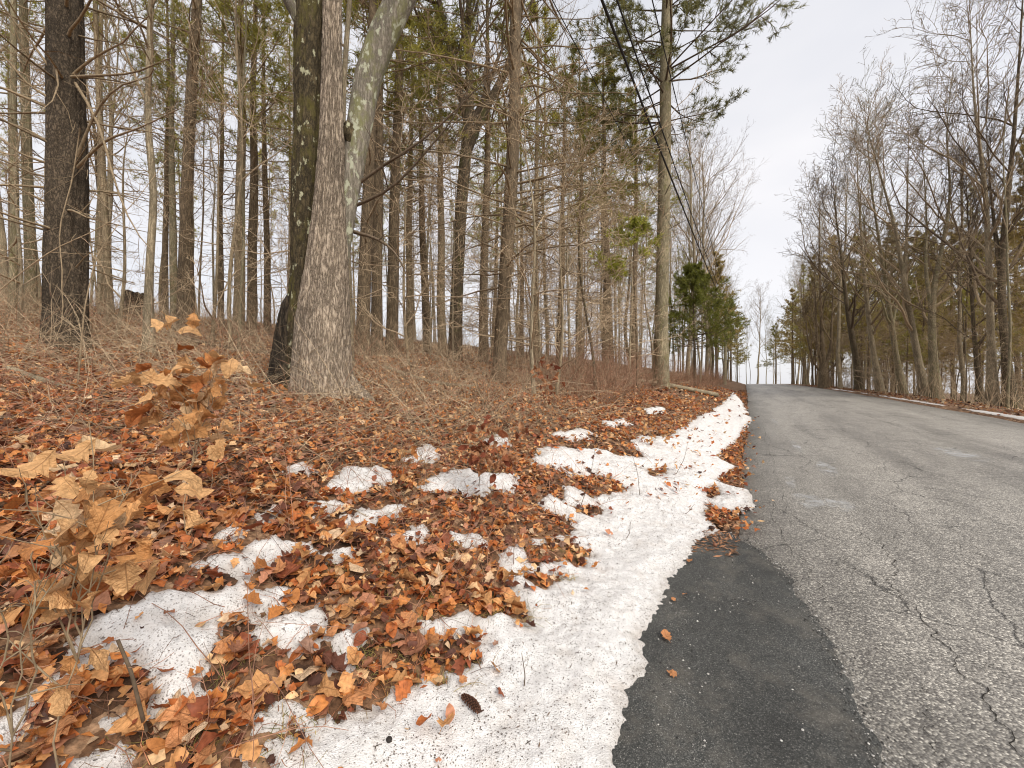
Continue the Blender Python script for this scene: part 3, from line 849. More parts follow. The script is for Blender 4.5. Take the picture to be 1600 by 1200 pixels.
G1 = (0.28, 0.285, 0.08); G2 = (0.255, 0.265, 0.075); G3 = (0.31, 0.31, 0.08)
PINES = [make_pine(11, 19, 0.34, M['bark_pine'], crown0=0.42, dead0=0.12, spread=2.3, col=G1, dead_len=1.3),
         make_pine(12, 18, 0.30, M['bark_pine_pale'], 'tan', crown0=0.52, dead0=0.10, spread=2.0, col=G2, dead_len=1.5),
         make_pine(13, 21, 0.38, M['bark_pine'], crown0=0.38, dead0=0.15, spread=2.6, col=G1, dead_len=1.2),
         make_pine(14, 17, 0.26, M['bark_pine_pale'], 'tan', crown0=0.58, dead0=0.08, spread=1.7, col=G3, dead_len=1.7, dead_n=3)]
FULL = [make_pine(21, 15, 0.34, M['bark_pine'], crown0=0.26, dead0=0.08, spread=3.2, col=(0.33, 0.30, 0.12), dens=1.3, whorl=0.65, live_n=5, bw=0.03),
        make_pine(22, 17, 0.38, M['bark_pine'], 'tan', crown0=0.28, dead0=0.08, spread=3.0, col=(0.35, 0.30, 0.13), dens=1.3, whorl=0.65, live_n=5, bw=0.03),
        make_pine(23, 13, 0.28, M['bark_pine'], crown0=0.30, dead0=0.08, spread=2.8, col=(0.29, 0.29, 0.095), dens=1.0, whorl=0.6, live_n=5)]
DECID = [make_decid(31, 20, 0.36, M['bark_gray'], 'gray', n1=15, f0=0.38, l1=0.36),
         make_decid(32, 18, 0.30, M['bark_moss'], 'moss', n1=14, f0=0.33, l1=0.36, wob=0.22),
         make_decid(33, 21, 0.34, M['bark_gray'], 'tan', n1=13, f0=0.45, l1=0.34, lean=0.05),
         make_decid(34, 17, 0.26, M['bark_dark'], 'gray', n1=13, f0=0.35, l1=0.34, wob=0.25)]
SLIM = [make_decid(41, 14, 0.14, M['bark_gray'], 'gray', k=8, n1=11, f0=0.45, l1=0.22, n2=6, n3=4, n4=3),
        make_decid(42, 12, 0.11, M['bark_pine_pale'], 'tan', k=8, n1=12, f0=0.35, l1=0.25, n2=6, n3=4, n4=3, wob=0.18),
        make_decid(43, 15, 0.16, M['bark_moss'], 'gray', k=8, n1=10, f0=0.5, l1=0.22, n2=6, n3=4, n4=3, lean=0.05)]
UNDER = [make_decid(51, 6.5, 0.09, M['bark_gray'], 'tan', k=7, n1=16, f0=0.15, ang1=(50, 85), l1=0.48, n2=7, n3=4, n4=3, up=0.0, wob=0.2, rmin=0.005, tip=1.1),
         make_decid(52, 5.0, 0.07, M['bark_pine_pale'], 'tan', k=7, n1=14, f0=0.12, ang1=(40, 80), l1=0.5, n2=6, n3=4, n4=3, up=0.02, wob=0.25, rmin=0.005, tip=1.1),
         make_decid(53, 7.5, 0.10, M['bark_dark'], 'gray', k=7, n1=16, f0=0.2, ang1=(55, 90), l1=0.45, n2=7, n3=4, n4=3, up=-0.01, wob=0.2, rmin=0.005, tip=1.1)]
rnd = random.Random(7)
placed = []
def put(p, name, label, cat, px, d, wpx=None, h=None, group=None, lean=0.0, rz=None, mat=None, dz=-0.05):
    loc = spot(px, d); loc[2] += dz
    sz = (h / p.h) if h else 1.0
    sx = (wpx * d / F / p.dbh * sec(px)) if wpx else sz
    placed.append((loc[0], loc[1]))
    return plant(p, name, label, cat, loc, rnd.uniform(0, 6.28) if rz is None else rz, sx, sz, group, (0, lean), mat)

# ---- hero: big two-stemmed oak
D_OAK = 6.0
oak_loc = at(500, 612); oak_loc = spot(500, D_OAK)
oak = thing('oak_tree', 'huge old oak with fused dark mossy and pale furrowed stems', 'tree', oak_loc)
placed.append((oak_loc[0], oak_loc[1]))
def hero_tube(rows, d, k, n, seed, ridge, parent, mat, name='trunk', label=None, flare_px=None, extra_top=None):
    """rows: (px centre, py, half width px, depth offset); built relative to parent"""
    pr = [list(pt(a, b, d + o)) + [c * (d + o) / F * sec(a)] for a, b, c, o in rows]
    if extra_top: pr += extra_top
    pr = resample(np.array(pr), n)
    P, R = pr[:, :3], pr[:, 3]
    v, f = tubes(P[None], R[None], k)
    v = v.reshape(n, k, 3); a = np.arange(k) / k * 2 * math.pi
    aa, zz_ = np.meshgrid(a, P[:, 2])
    wob = fbm(aa / 6.283 * 3, zz_ * 0.9, seed, 3) * 0.5
    # furrowed ridges running up the stem
    rg = np.zeros_like(aa)
    cs, sn = np.cos(aa), np.sin(aa)
    rg = 1 - np.abs(fbm(cs * 7.0 + 7 + 0.3 * wob, sn * 7.0 + zz_ * 1.3 + wob, seed + 3, 4)) * 2.4
    rg = np.minimum(1.0, np.abs(fbm(cs * 6.5 + 7 + 0.3 * wob, sn * 6.5 + zz_ * 1.5 + wob, seed + 3, 4)) * 5.0) + 0.25 * fbm(cs * 16 + 3, sn * 16 + zz_ * 9, seed + 6, 2)
    lump = fbm(cs * 1.3 + 3, sn * 1.3 + zz_ * 0.8, seed + 9, 3)
    butt = np.exp(-np.maximum(P[:, 2] - P[0, 2] - 0.2, 0) / 0.45)[:, None] * (0.06 + 0.42 * np.maximum(0, np.cos(aa * 4 + seed + lump)) ** 1.5)
    d_ = v - P[:, None]
    v = P[:, None] + d_ * (1 + 0.07 * lump + butt)[..., None] + norm(d_) * (ridge * (rg - 0.7))[..., None]
    o = obj(name, MB().add(v.reshape(-1, 3) - np.array(parent.location)[None], f).mesh(name, mat), parent)
    if label: o['label'] = label
    return o, P - np.array(parent.location)[None], R
o1, Pdk, Rdk = hero_tube([(492, 690, 55, 0.10), (488, 610, 50, 0.10), (486, 560, 42, 0.12), (486, 480, 38, 0.12), (487, 440, 33, 0.14), (488, 300, 32, 0.14), (490, 200, 30, 0.14), (488, 100, 28, 0.14), (490, 0, 29, 0.14), (487, -150, 26, 0.1), (470, -420, 20, -0.2), (455, -750, 13, -0.6), (450, -1100, 5, -0.9)],
                     D_OAK, 110, 300, 301, 0.026, oak, M['bark_oak_dark'], label='dark mossy left stem')
o2, Ppl, Rpl = hero_tube([(506, 690, 58, -0.16), (505, 615, 45, -0.16), (504, 560, 45, -0.14), (506, 480, 40, -0.12), (511, 420, 33, -0.10), (517, 300, 24, -0.10), (519, 200, 18, -0.10), (519, 100, 15, -0.08), (519, 0, 14, -0.06), (528, -150, 12, -0.05), (560, -420, 12, 0.2), (590, -750, 7, 0.5), (600, -1000, 3, 0.8)],
                     D_OAK, 150, 340, 305, 0.032, oak, M['bark_oak_pale'], label='pale furrowed right stem')
o3, Plm, Rlm = hero_tube([(528, 420, 12, 0.02), (540, 330, 17, 0.04), (552, 260, 18, 0.06), (562, 190, 20, 0.08), (575, 120, 21, 0.10), (598, 55, 22, 0.10), (625, 0, 21, 0.1), (670, -90, 17, 0.0), (720, -260, 12, -0.4), (760, -520, 7, -0.8), (770, -800, 3, -1)],
                     D_OAK, 36, 110, 309, 0.008, oak, M['bark_limb'], name='limb', label='lichen covered limb leaning right')
o4, Plt, Rlt = hero_tube([(490, 120, 8, 0.1), (478, 50, 10, 0.05), (458, 8, 12, 0.0), (430, -40, 11, -0.1), (380, -180, 8, -0.4), (330, -420, 4, -0.8)],
                     D_OAK, 20, 50, 313, 0.004, oak, M['bark_limb'], name='limb', label='thin limb leaning left at the top')
v = MB(); a_ = np.linspace(0, 2 * math.pi, 18, endpoint=False)
cb = pt(547, 208, D_OAK - 0.05) - oak_loc
rows = []
for q in np.linspace(0, 1, 9):
    rr = 0.088 * math.sin(math.pi * (0.10 + 0.8 * q)) ** 0.5 * (1 + 0.12 * math.sin(q * 23))
    rows.append(np.stack([cb[0] + rr * np.cos(a_) * (1 + 0.16 * np.sin(a_ * 3 + q * 4) + 0.1 * np.sin(a_ * 7 + q * 9)), cb[1] + rr * np.sin(a_) * (1 + 0.12 * np.sin(a_ * 5 + q * 6)), np.full(18, cb[2] - 0.17 + 0.33 * q) + 0.02 * np.sin(a_ * 2)], 1))
rows = np.array(rows)
q = np.arange(18); fs = np.concatenate([np.stack([r_ * 18 + q, r_ * 18 + (q + 1) % 18, (r_ + 1) * 18 + (q + 1) % 18, (r_ + 1) * 18 + q], 1) for r_ in range(8)])
mbb = MB().add(rows.reshape(-1, 3), fs); mbb.f.append(np.array([list(range(144, 162))]))
obj('burl', mbb.mesh('burl', M['bark_oak_dark']), oak)
def sub_path(P, R, n): 
    k = np.linspace(0, len(P) - 1, n).astype(int); return P[k], R[k]
mbc = MB(); r = rs(320)
for (P_, R_, f0_, n1_) in ((Pdk, Rdk, 0.62, 9), (Ppl, Rpl, 0.62, 8), (Plm, Rlm, 0.5, 8), (Plt, Rlt, 0.5, 5)):
    Pp, Rp = sub_path(P_, R_, 14)
    c_ = decid_crown(Pp, Rp, 330 + n1_ + int(10 * f0_), TW['gray'], n1=n1_, f0=f0_, l1=0.32, n2=6, n3=5, n4=3)
    for a1, a2, a3 in zip(c_.v, c_.f, c_.c): mbc.add(a1, a2 - a2.min(), a3)
# the two dark branches drooping right from behind the stem, as seen
side = [[(545, 300), (590, 262), (640, 235), (690, 195), (735, 150), (770, 110)], [(547, 325), (575, 312), (610, 300), (650, 255), (685, 215), (715, 180), (730, 140)], [(545, 360), (590, 372), (620, 395), (640, 440)]]
Ps = np.array([resample(np.array([pt(a, b, D_OAK + 0.1 - 0.12 * k) for k, (a, b) in enumerate(L_)]), 9) - oak_loc for L_ in side])
Rs_ = np.tile(np.linspace(0.03, 0.007, 9), (3, 1))
add_tubes(mbc, Ps, Rs_, 6, TW['dark'], r, 0.1)
P2_, R2_ = spawn(Ps, Rs_, r, 8, 0.2, 1, (25, 60), 0.3, 5, 0.5, 0.03, 0.15, rmin=0.004); add_tubes(mbc, P2_, R2_, 3, TW['dark'], r)
P3_, R3_ = spawn(P2_, R2_, r, 4, 0.2, 1, (25, 60), 0.5, 4, 0.6, 0.03, 0.15, rmin=0.003); add_tubes(mbc, P3_, R3_, 3, TW['dark'], r)
obj('crown', mbc.mesh('crown', M['twig']), oak)
# black exposed root flare at the left foot
o5, _, _ = hero_tube([(470, 640, 30, 0.1), (450, 604, 27, -0.02), (447, 560, 21, -0.04), (450, 510, 17, -0.04), (455, 478, 14, -0.02), (464, 448, 6, 0.06)], D_OAK, 60, 120, 331, 0.035, oak, M['bark_black'], name='root_flare', label='black flare at the left foot')
for k, L_ in enumerate([[(470, 575), (445, 588), (425, 596), (405, 603)], [(535, 596), (552, 610), (568, 620), (585, 630)], [(505, 615), (500, 630), (490, 640), (470, 650)], [(535, 605), (545, 622), (550, 632), (560, 640)]]):
    hero_tube([(a, b, w_, -0.05 * q_) for q_, ((a, b), w_) in enumerate(zip(L_, (16, 11, 8, 3)))], D_OAK - 0.05, 14, 20, 340 + k, 0.006, oak, M['bark_oak_pale'] if k in (1, 2) else M['bark_black'], name='root')

# ---- hero: rugged pine at the far left
D_P = 6.0
pa_loc = spot(102, D_P)
pineA = thing('pine_tree', 'thick dark rough barked pine with crooked dead branches at the wood edge', 'tree', pa_loc)
placed.append((pa_loc[0], pa_loc[1]))
o1, PA, RA = hero_tube([(104, 640, 52, 0), (103, 545, 42, 0), (103, 500, 37, 0), (103, 400, 36, 0), (106, 250, 33, 0), (103, 100, 31, 0), (102, 0, 30, 0), (100, -400, 25, 0), (104, -900, 16, 0), (100, -1300, 4, 0)], D_P, 90, 320, 401, 0.022, pineA, M['bark_rugged'])
mbw, mbl = pine_parts(PA[::8], RA[::8], 18.0, 405, crown0=0.45, dead0=0.07, spread=2.8, whorl=0.5, dead_len=1.5, col=G2, dead_n=4)
r = rs(407)
br = [[(135, 262), (165, 215), (200, 208), (240, 190), (280, 170)], [(135, 245), (150, 170), (185, 130), (250, 120), (240, 108)], [(120, 120), (160, 118), (215, 115), (250, 95), (275, 88)],
      [(130, 130), (155, 190), (175, 270), (190, 320), (215, 370), (240, 395)], [(75, 160), (40, 130), (10, 90), (-30, 60)], [(75, 230), (40, 200), (-10, 185)], [(75, 260), (30, 240), (-20, 200)], [(80, 325), (40, 300), (-10, 275)], [(75, 120), (45, 60), (10, 20), (-20, -30)]]
Ps = np.array([resample(np.array([pt(a if k else 103 + 0.55 * (a - 103), b, D_P - 0.12 - 0.16 * k) for k, (a, b) in enumerate(L_)]), 9) - pa_loc for L_ in br])
Rs_ = np.tile(np.linspace(0.021, 0.005, 9), (len(br), 1))
add_tubes(mbw, Ps, Rs_, 7, TW['gray'], r, 0.1)
P2_, R2_ = spawn(Ps, Rs_, r, 6, 0.25, 1, (30, 65), 0.4, 6, 0.45, 0.02, 0.16, rmin=0.004); add_tubes(mbw, P2_, R2_, 4, TW['gray'], r)
P3_, R3_ = spawn(P2_, R2_, r, 4, 0.2, 1, (30, 65), 0.5, 4, 0.6, 0.0, 0.16, rmin=0.003); add_tubes(mbw, P3_, R3_, 3, TW['gray'], r)
obj('crown', mbw.mesh('crown', M['twig']), pineA)
obj('foliage', mbl.mesh('foliage', M['needles'], False), pineA)

# ---- other trees that can be told apart
def px_tree(name, label, cat, rows, d, mat, col, seed, top=None, k=14, n=40, crown=None, pine=None, forks=(), group=None, thin=False):
    base = spot(rows[0][0], d)
    T_ = thing(name, label, cat, base, 0, group); placed.append((base[0], base[1]))
    pr = [list(base - np.array([0, 0, 0.25])) + [rows[0][2] * 1.25 * d / F], list(base + np.array([0, 0, 0.1])) + [rows[0][2] * 1.15 * d / F]]
    pr += [list(pt(a, b, d)) + [c * d / F * sec(a)] for a, b, c in rows if pt(a, b, d)[2] > base[2] + 0.3]
    pr = resample(np.array(pr), n); P, R = pr[:, :3] - base, pr[:, 3]
    if thin: R = np.maximum(R * (1 - 0.8 * np.clip(P[:, 2] / P[-1, 2], 0, 1) ** 1.5), 0.012)
    mb = MB().add(*bark_tube(P, R, k, seed, 0.08))
    obj('trunk', mb.mesh('trunk', mat), T_)
    Fk = []
    for rows2 in forks:
        p2 = resample(np.array([list(pt(a, b, d + o) - base) + [c * d / F * sec(a)] for a, b, c, o in rows2]), 22)
        if thin: p2[:, 3] *= np.linspace(1, 0.15, 22)
        v_, f_ = bark_tube(p2[:, :3], p2[:, 3], 10, seed + 3, 0.08)
        obj('limb', MB().add(v_, f_).mesh('limb', mat), T_); Fk.append(p2)
    if crown:
        mbx = MB()
        for q, (P_, R_) in enumerate([(P[::3], R[::3])] + [(p2[::2, :3], p2[::2, 3]) for p2 in Fk]):
            kw = dict(crown); 
            if q: kw['f0'] = 0.15; kw['n1'] = max(6, kw.get('n1', 12) // 2 + 2)
            c_ = decid_crown(P_, R_, seed + 5 + q, TW[col], **kw)
            for a1, a2, a3 in zip(c_.v, c_.f, c_.c): mbx.add(a1, a2 - a2.min(), a3)
        obj('crown', mbx.mesh('crown', M['twig']), T_)
    if pine:
        wd, lf = pine_parts(P[::2], R[::2], P[-1, 2], seed + 5, twcol=TW[col], **pine)
        obj('crown', wd.mesh('crown', M['twig']), T_); obj('foliage', lf.mesh('foliage', M['needles'], False), T_)
    return T_
px_tree('cherry_tree', 'slender pale banded tree just right of the rugged dark pine', 'tree', [(233, 560, 7.5), (232, 450, 7), (236, 380, 7), (242, 300, 6), (230, 200, 6), (236, 0, 5), (240, -300, 4), (236, -600, 2)], 6.6, M['bark_gray'], 'gray', 501, crown=dict(n1=12, f0=0.3, l1=0.2, n2=5, n3=4, n4=2))
px_tree('pine_tree', 'dark straight pine trunk right of the slender banded tree', 'tree', [(290, 530, 10.5), (292, 300, 10), (300, 120, 9), (309, 0, 8), (315, -300, 5), (318, -600, 2)], 11, M['bark_pine'], 'gray', 505, pine=dict(crown0=0.5, dead0=0.15, spread=1.8, col=G1, dead_len=1.3))
px_tree('forked_tree', 'black leaning trunk that forks high above the brush, right of the big oak', 'tree', [(711, 560, 10), (714, 450, 9.5), (720, 330, 9.5), (728, 240, 9.5), (735, 150, 6), (731, 60, 5), (735, -60, 4), (740, -300, 2)], 13.5, M['bark_dark'], 'dark', 509,
        crown=dict(n1=16, f0=0.42, l1=0.36, up=0.16, ang1=(20, 45)), forks=[[(728, 245, 7, 0), (748, 190, 6.5, -0.1), (775, 140, 6, -0.2), (800, 95, 5.5, -0.3), (815, 0, 4.5, -0.5), (825, -120, 3, -0.6), (830, -260, 1.5, -0.7)], [(732, 200, 6, 0), (710, 110, 5, 0.2), (690, 20, 4, 0.4), (665, -120, 2, 0.6)]])
px_tree('pine_tree', 'brown trunk with a thicket of dead branches, right of the black forked tree', 'tree', [(779, 580, 11), (786, 480, 10), (796, 340, 10), (803, 200, 9.5), (806, 0, 8.5), (808, -300, 6), (806, -600, 2)], 10.5, M['bark_pine'], 'gray', 513, pine=dict(crown0=0.62, dead0=0.12, spread=2.2, col=G1, dead_len=2.5, whorl=0.36, dead_n=4))
px_tree('pine_tree', 'tall lichened roadside pine beside the overhead wires', 'tree', [(1033, 605, 11), (1033, 500, 10.5), (1036, 400, 10), (1039, 250, 9.5), (1040, 100, 9), (1043, 0, 8.5), (1046, -150, 6), (1046, -320, 2)], 18, M['bark_moss'], 'dark', 517,
        pine=dict(crown0=0.45, dead0=0.26, spread=4.5, col=(0.17, 0.18, 0.085), dead_len=1.2, dens=2.6, whorl=0.7, dead_n=3, live_n=5, bl=0.2, bw=0.022))
for k, (px, d, w_, p_, lb, mt) in enumerate([
    (20, 10, 17, 1, 'greenish trunk leftmost behind the rugged dark pine', 'bark_moss'), (48, 10.5, 22, 0, 'stout pale greenish trunk close behind the left side of the rugged pine', 'bark_moss'),
    (160, 15, 15, 3, 'grey brown trunk right behind the rugged dark pine', 'bark_pine_pale'), (258, 15, 12, 1, 'thin brown trunk between the banded tree and the dark straight pine', 'bark_pine'), (273, 14, 14, 2, 'mossy trunk touching the left side of the dark straight pine', 'bark_moss'),
    (345, 17, 11, 3, 'thin far trunk left of the thick ragged trunk', 'bark_pine'), (372, 13, 20, 2, 'thick ragged trunk left of the big oak', 'bark_pine_pale'), (392, 14, 18, 0, 'brown trunk between the thick ragged trunk and the big oak', 'bark_pine'), (418, 17, 12, 1, 'narrow trunk just left of the black foot of the oak', 'bark_pine'),
    (566, 11, 23, 0, 'nearest of the three tall brown trunks right behind the oak', 'bark_pine'), (589, 11.8, 19, 2, 'middle of the three tall brown trunks right behind the oak', 'bark_pine'), (611, 12.4, 20, 1, 'right hand of three tall brown trunks behind the oak', 'bark_pine'),
    (641, 18, 13, 3, 'thin trunk between the three brown trunks and the forked tree', 'bark_pine_pale'), (668, 19, 14, 0, 'thin greyish trunk second to the left of the black forked tree', 'bark_pine'), (692, 17, 15, 1, 'straight brown trunk touching the left of the black forked tree', 'bark_pine_pale'),
    (755, 16, 15, 1, 'straight trunk between the forked tree and the thicket pine', 'bark_pine'), (838, 19, 11, 3, 'first thin trunk right of the thicket pine', 'bark_pine_pale'), (873, 20, 11, 0, 'brown trunk behind the tangle of dead branches', 'bark_pine'), (906, 22, 12, 1, 'slim trunk midway between thicket pine and roadside pine', 'bark_pine_pale'), (945, 21, 12, 3, 'slim brown trunk in the roadside brush', 'bark_pine'), (988, 23, 11, 1, 'last slim trunk left of the roadside pine', 'bark_pine')]):
    lb = lb.replace('leftmost', 'standing outermost')
    put(PINES[p_], 'pine_tree', lb, 'tree', px, d, w_, rnd.uniform(15, 20), mat=M[mt])
put(SLIM[0], 'young_tree', 'thin pale stem rising close beside the right edge of the oak', 'tree', 547, 7.6, 13, 14, mat=M['bark_gray'])
put(SLIM[1], 'young_tree', 'pale leaning sapling trunk left of the oak', 'tree', 362, 8.5, 7, 11, lean=0.03)
put(SLIM[2], 'young_tree', 'second pale sapling trunk left of the oak, leaning the other way', 'tree', 374, 8.8, 6, 11, lean=-0.03)
for k, (px, d, h, p_, lb) in enumerate([(835, 8.5, 6.5, 0, 'small bare tree with arching tan branches beside the thicket pine'), (930, 11, 7.0, 2, 'small bare tree with level branches in front of the roadside brush'), (890, 13, 7.5, 0, 'bushy bare tree in the brush behind the arching one'),
                                        (640, 10, 6.0, 1, 'spindly bare tree right of the three brown trunks'), (180, 8, 5.0, 1, 'spindly bare tree right of the rugged pine'), (330, 9, 5.5, 1, 'twiggy bare tree behind the leafy sapling'), (30, 8, 5.5, 0, 'twiggy bare tree at the foot of the greenish trunks'), (985, 15, 7, 0, 'twiggy bare tree left of the roadside pine')]):
    put(UNDER[p_], 'small_tree', lb, 'tree', px, d, None, h)
ygp = make_pine(65, 6.6, 0.11, M['bark_pine'], 'tan', crown0=0.62, dead0=0.2, spread=1.5, col=(0.33, 0.37, 0.085), dens=1.0, whorl=0.4, bl=0.18, bw=0.03)
put(ygp, 'pine_tree', 'young pine with bright yellow green boughs left of the roadside trunk', 'tree', 996, 15.2, None, 6.6)
# dense dark evergreen by the wires
evg = make_pine(61, 7.5, 0.2, M['bark_dark'], 'dark', crown0=0.34, dead0=0.28, spread=2.8, col=(0.16, 0.185, 0.045), dens=1.5, whorl=0.34, bl=0.17, bw=0.022, live_n=6, lv=(0.6, 0.65), flat=False)
put(evg, 'evergreen_tree', 'dense dark green evergreen between the roadside pine and the utility pole', 'tree', 1086, 24, None, 7.3)
# bare trees and pines receding along the left of the road
for k, (px, d, p_, h, lb) in enumerate([(1075, 30, DECID[0], 19, 'grey bare tree above the dark evergreen'), (1105, 36, DECID[2], 21, 'grey bare tree leaning toward the road past the dark evergreen'), (1120, 52, FULL[1], 17, 'brownish tapering pine just behind the utility pole'), (1142, 64, FULL[0], 13.5, 'green pine right of the utility pole'),
                                        (1152, 78, FULL[2], 12, 'far green pine with level boughs by the road crest'), (1110, 44, SLIM[0], 13, 'straight dark trunk left of the utility pole')]):
    put(p_, 'bare_tree' if p_ in DECID or p_ in SLIM else 'pine_tree', lb, 'tree', px, d, None, h)
# right side of the road
right = [(1212, 86, FULL[2], 13, 'far left pine of the right hand wood, above the crest'), (1240, 70, FULL[1], 17, 'green boughed pine beyond the dark many stemmed pine'), (1255, 62, PINES[2], 19, 'second pine beyond the dark many stemmed pine')]
for px, d, p_, h, lb in right: put(p_, 'pine_tree', lb, 'tree', px, d, None, h)
ms_base = spot(1287, 41)
px_tree('multistem_pine', 'dark many stemmed pine with upswept low limbs across the road', 'tree', [(1287, 605, 6.5), (1286, 570, 6), (1284, 520, 3.5), (1282, 450, 3), (1280, 380, 3), (1280, 300, 1.5)], 41, M['bark_pine'], 'gray', 521, crown=dict(n1=14, f0=0.3, l1=0.34, up=0.15, rmin=0.012),
        thin=True, forks=[[(1289, 575, 3.5, 0), (1298, 545, 3, 0), (1301, 480, 2.5, 0), (1303, 400, 2, 0)], [(1285, 585, 2.5, 0.2), (1270, 565, 2.2, 0), (1262, 530, 3, -0.2), (1258, 480, 2, -0.4)], [(1290, 585, 2.2, 0.2), (1305, 570, 3, 0), (1318, 560, 2, -0.2)], [(1284, 570, 3.5, 0), (1277, 540, 3, 0), (1274, 470, 2.2, 0), (1272, 400, 1.5, 0)]])
rt = [
    ('dark trunk leaning left across the road, nearest the many stemmed pine', [(1343, 620, 6), (1338, 560, 5.5), (1326, 500, 5), (1318, 430, 4), (1305, 330, 2.5), (1300, 250, 1)], 33, 'bark_dark', 'dark', []),
    ('pale grey trunk leaning left behind the mossy bush', [(1376, 625, 5.5), (1366, 560, 5), (1355, 480, 4.5), (1348, 400, 3.5), (1340, 280, 2), (1338, 180, 1)], 30, 'bark_gray', 'gray', []),
    ('slanting slim trunk right of the pale leaning one', [(1412, 630, 6), (1402, 570, 5.5), (1392, 500, 5), (1380, 420, 4), (1362, 300, 3), (1350, 160, 1)], 27.5, 'bark_moss', 'moss', []),
    ('brown footed trunk with lichen patches leaning left', [(1447, 640, 7.5), (1438, 580, 7), (1425, 510, 6.5), (1413, 440, 5.5), (1400, 360, 4.5), (1372, 260, 3), (1340, 150, 1)], 25, 'bark_gray', 'tan', [[(1413, 440, 4, 0), (1416, 380, 3.5, 0.2), (1418, 300, 3, 0.3), (1420, 180, 1.5, 0.4)]]),
    ('stout pale upright trunk beside the brown footed one', [(1462, 642, 9), (1459, 580, 8), (1455, 500, 7.5), (1460, 440, 6), (1474, 380, 5), (1486, 300, 4), (1478, 210, 3), (1490, 100, 1.2)], 24, 'bark_moss', 'gray', [[(1456, 490, 4.5, 0), (1446, 420, 4, 0.2), (1448, 340, 3, 0.4), (1440, 200, 1.5, 0.5)]]),
    ('short dark crooked trunk left of the ivy dark pair', [(1532, 652, 6), (1528, 590, 5), (1522, 520, 4.5), (1516, 430, 3.5), (1512, 330, 2), (1508, 240, 1)], 21, 'bark_dark', 'dark', []),
    ('grey stem of the tall pair near the right edge', [(1551, 655, 8), (1549, 560, 7.5), (1546, 430, 7), (1540, 300, 6), (1522, 160, 4), (1515, 20, 2), (1515, -60, 1)], 19.5, 'bark_gray', 'gray', []),
    ('mossy dark stem of the tall pair near the right edge', [(1580, 658, 9), (1572, 560, 8), (1563, 450, 8), (1572, 330, 7), (1583, 230, 6), (1592, 100, 4.5), (1598, 0, 3.5), (1605, -140, 1.5)], 19, 'bark_dark', 'dark', [[(1565, 440, 6, 0), (1556, 370, 5, 0.3), (1548, 300, 4, 0.5), (1540, 180, 2, 0.6)]]),
]
for k, (lb, rows, d, mt, cl, fk) in enumerate(rt):
    px_tree('roadside_tree', lb, 'tree', rows, d, M[mt], cl, 540 + 7 * k, n=30, k=10, crown=dict(tip=0.8, n1=22, f0=0.22, l1=0.31, n2=8, n3=6, n4=2, up=0.09, rmin=0.009), forks=fk, thin=True)

# ---- the wood behind: trees no one could tell apart, by stretch of wood
MARKS = [(-400, 'left end'), (102, 'rugged pine'), (235, 'banded tree'), (290, 'straight pine'), (372, 'ragged trunk'), (500, 'big oak'), (590, 'brown trio'), (712, 'forked tree'), (785, 'thicket pine'), (906, 'brush trunk'), (1033, 'roadside pine'), (1132, 'utility pole'), (1215, 'road crest'),
         (1287, 'manystemmed pine'), (1376, 'leaning trunk'), (1455, 'upright trunk'), (1560, 'stem pair'), (2200, 'right end')]
def zone(px):
    for (a, n1), (b, n2) in zip(MARKS, MARKS[1:]):
        if px < b: return 'between %s and %s' % (n1, n2)
CROWD = {}
def name_crowd():
    """a label for each tree of the wood: its kind, the landmarks it stands between, its order among its likes"""
    num = ['', 'one', 'two', 'three', 'four', 'five', 'six', 'seven', 'eight']
    order = ['first', 'second', 'third', 'fourth', 'fifth', 'sixth', 'seventh', 'eighth']
    for (ad, zn), members in CROWD.items():
        members.sort(key=lambda m_: m_[0])
        for k, (px, root) in enumerate(members):
            n = len(members)
            if n == 1: root['label'] = 'only ' + ad + ' standing ' + zn
            elif n <= 8: root['label'] = '%s from left of %s %ss %s' % (order[k], num[n], ad, zn)
            else: root['label'] = ad + ' in the crowd ' + zn
            root['group'] = ad + 's ' + zn
def scatter(n, region, kinds, seed, mind, tall=1.0):
    r = random.Random(seed); got = 0; tries = 0
    while got < n and tries < 20000:
        tries += 1
        t, s = region(r)
        x_, y_ = xy(t, s)
        if y_ < 7 or abs(x_ / y_) > 1.42: continue
        if any((x_ - a) ** 2 + (y_ - b) ** 2 < mind ** 2 for a, b in placed): continue
        px = 800 + x_ / y_ * F
        if (1112 < px < 1150 and y_ < 52) or (995 < px < 1030 and y_ < 17): continue
        kind = r.choices(list(kinds), [kinds[q] for q in kinds])[0]
        ps, nm, ad = {'pine': (PINES, 'pine_tree', 'straight pine'), 'full': (FULL, 'pine_tree', 'bushy pine'), 'decid': (DECID, 'bare_tree', 'bare grown tree'), 'slim': (SLIM, 'young_tree', 'slender young tree'), 'under': (UNDER, 'small_tree', 'low twiggy tree')}[kind]
        p_ = r.choice(ps)
        ad = ('near ' if y_ < 16 else ('' if y_ < 27 else 'far ')) + ad; zn = zone(px); lb = ad + ' ' + zn
        loc = np.array([x_, y_, float(H(x_, y_)) - 0.06])
        sc1 = r.uniform(0.8, 1.12) * tall
        root = plant(p_, nm, lb, 'tree', loc, r.uniform(0, 6.28), sc1 * r.choice([0.5, 0.6, 0.7, 0.85, 1.05]), sc1, lb.replace(' between', 's between', 1), (r.gauss(0, 0.022), r.gauss(0, 0.022)))
        CROWD.setdefault((ad, zn), []).append((px, root))
        placed.append((x_, y_)); got += 1
scatter(84, lambda r: (r.uniform(-16, 40), -r.uniform(12, 42)), {'pine': 0.36, 'slim': 0.58, 'decid': 0.06}, 901, 1.3)
scatter(54, lambda r: (r.uniform(14, 75), -r.uniform(3.5, 16)), {'pine': 0.3, 'slim': 0.5, 'decid': 0.2}, 902, 1.4)
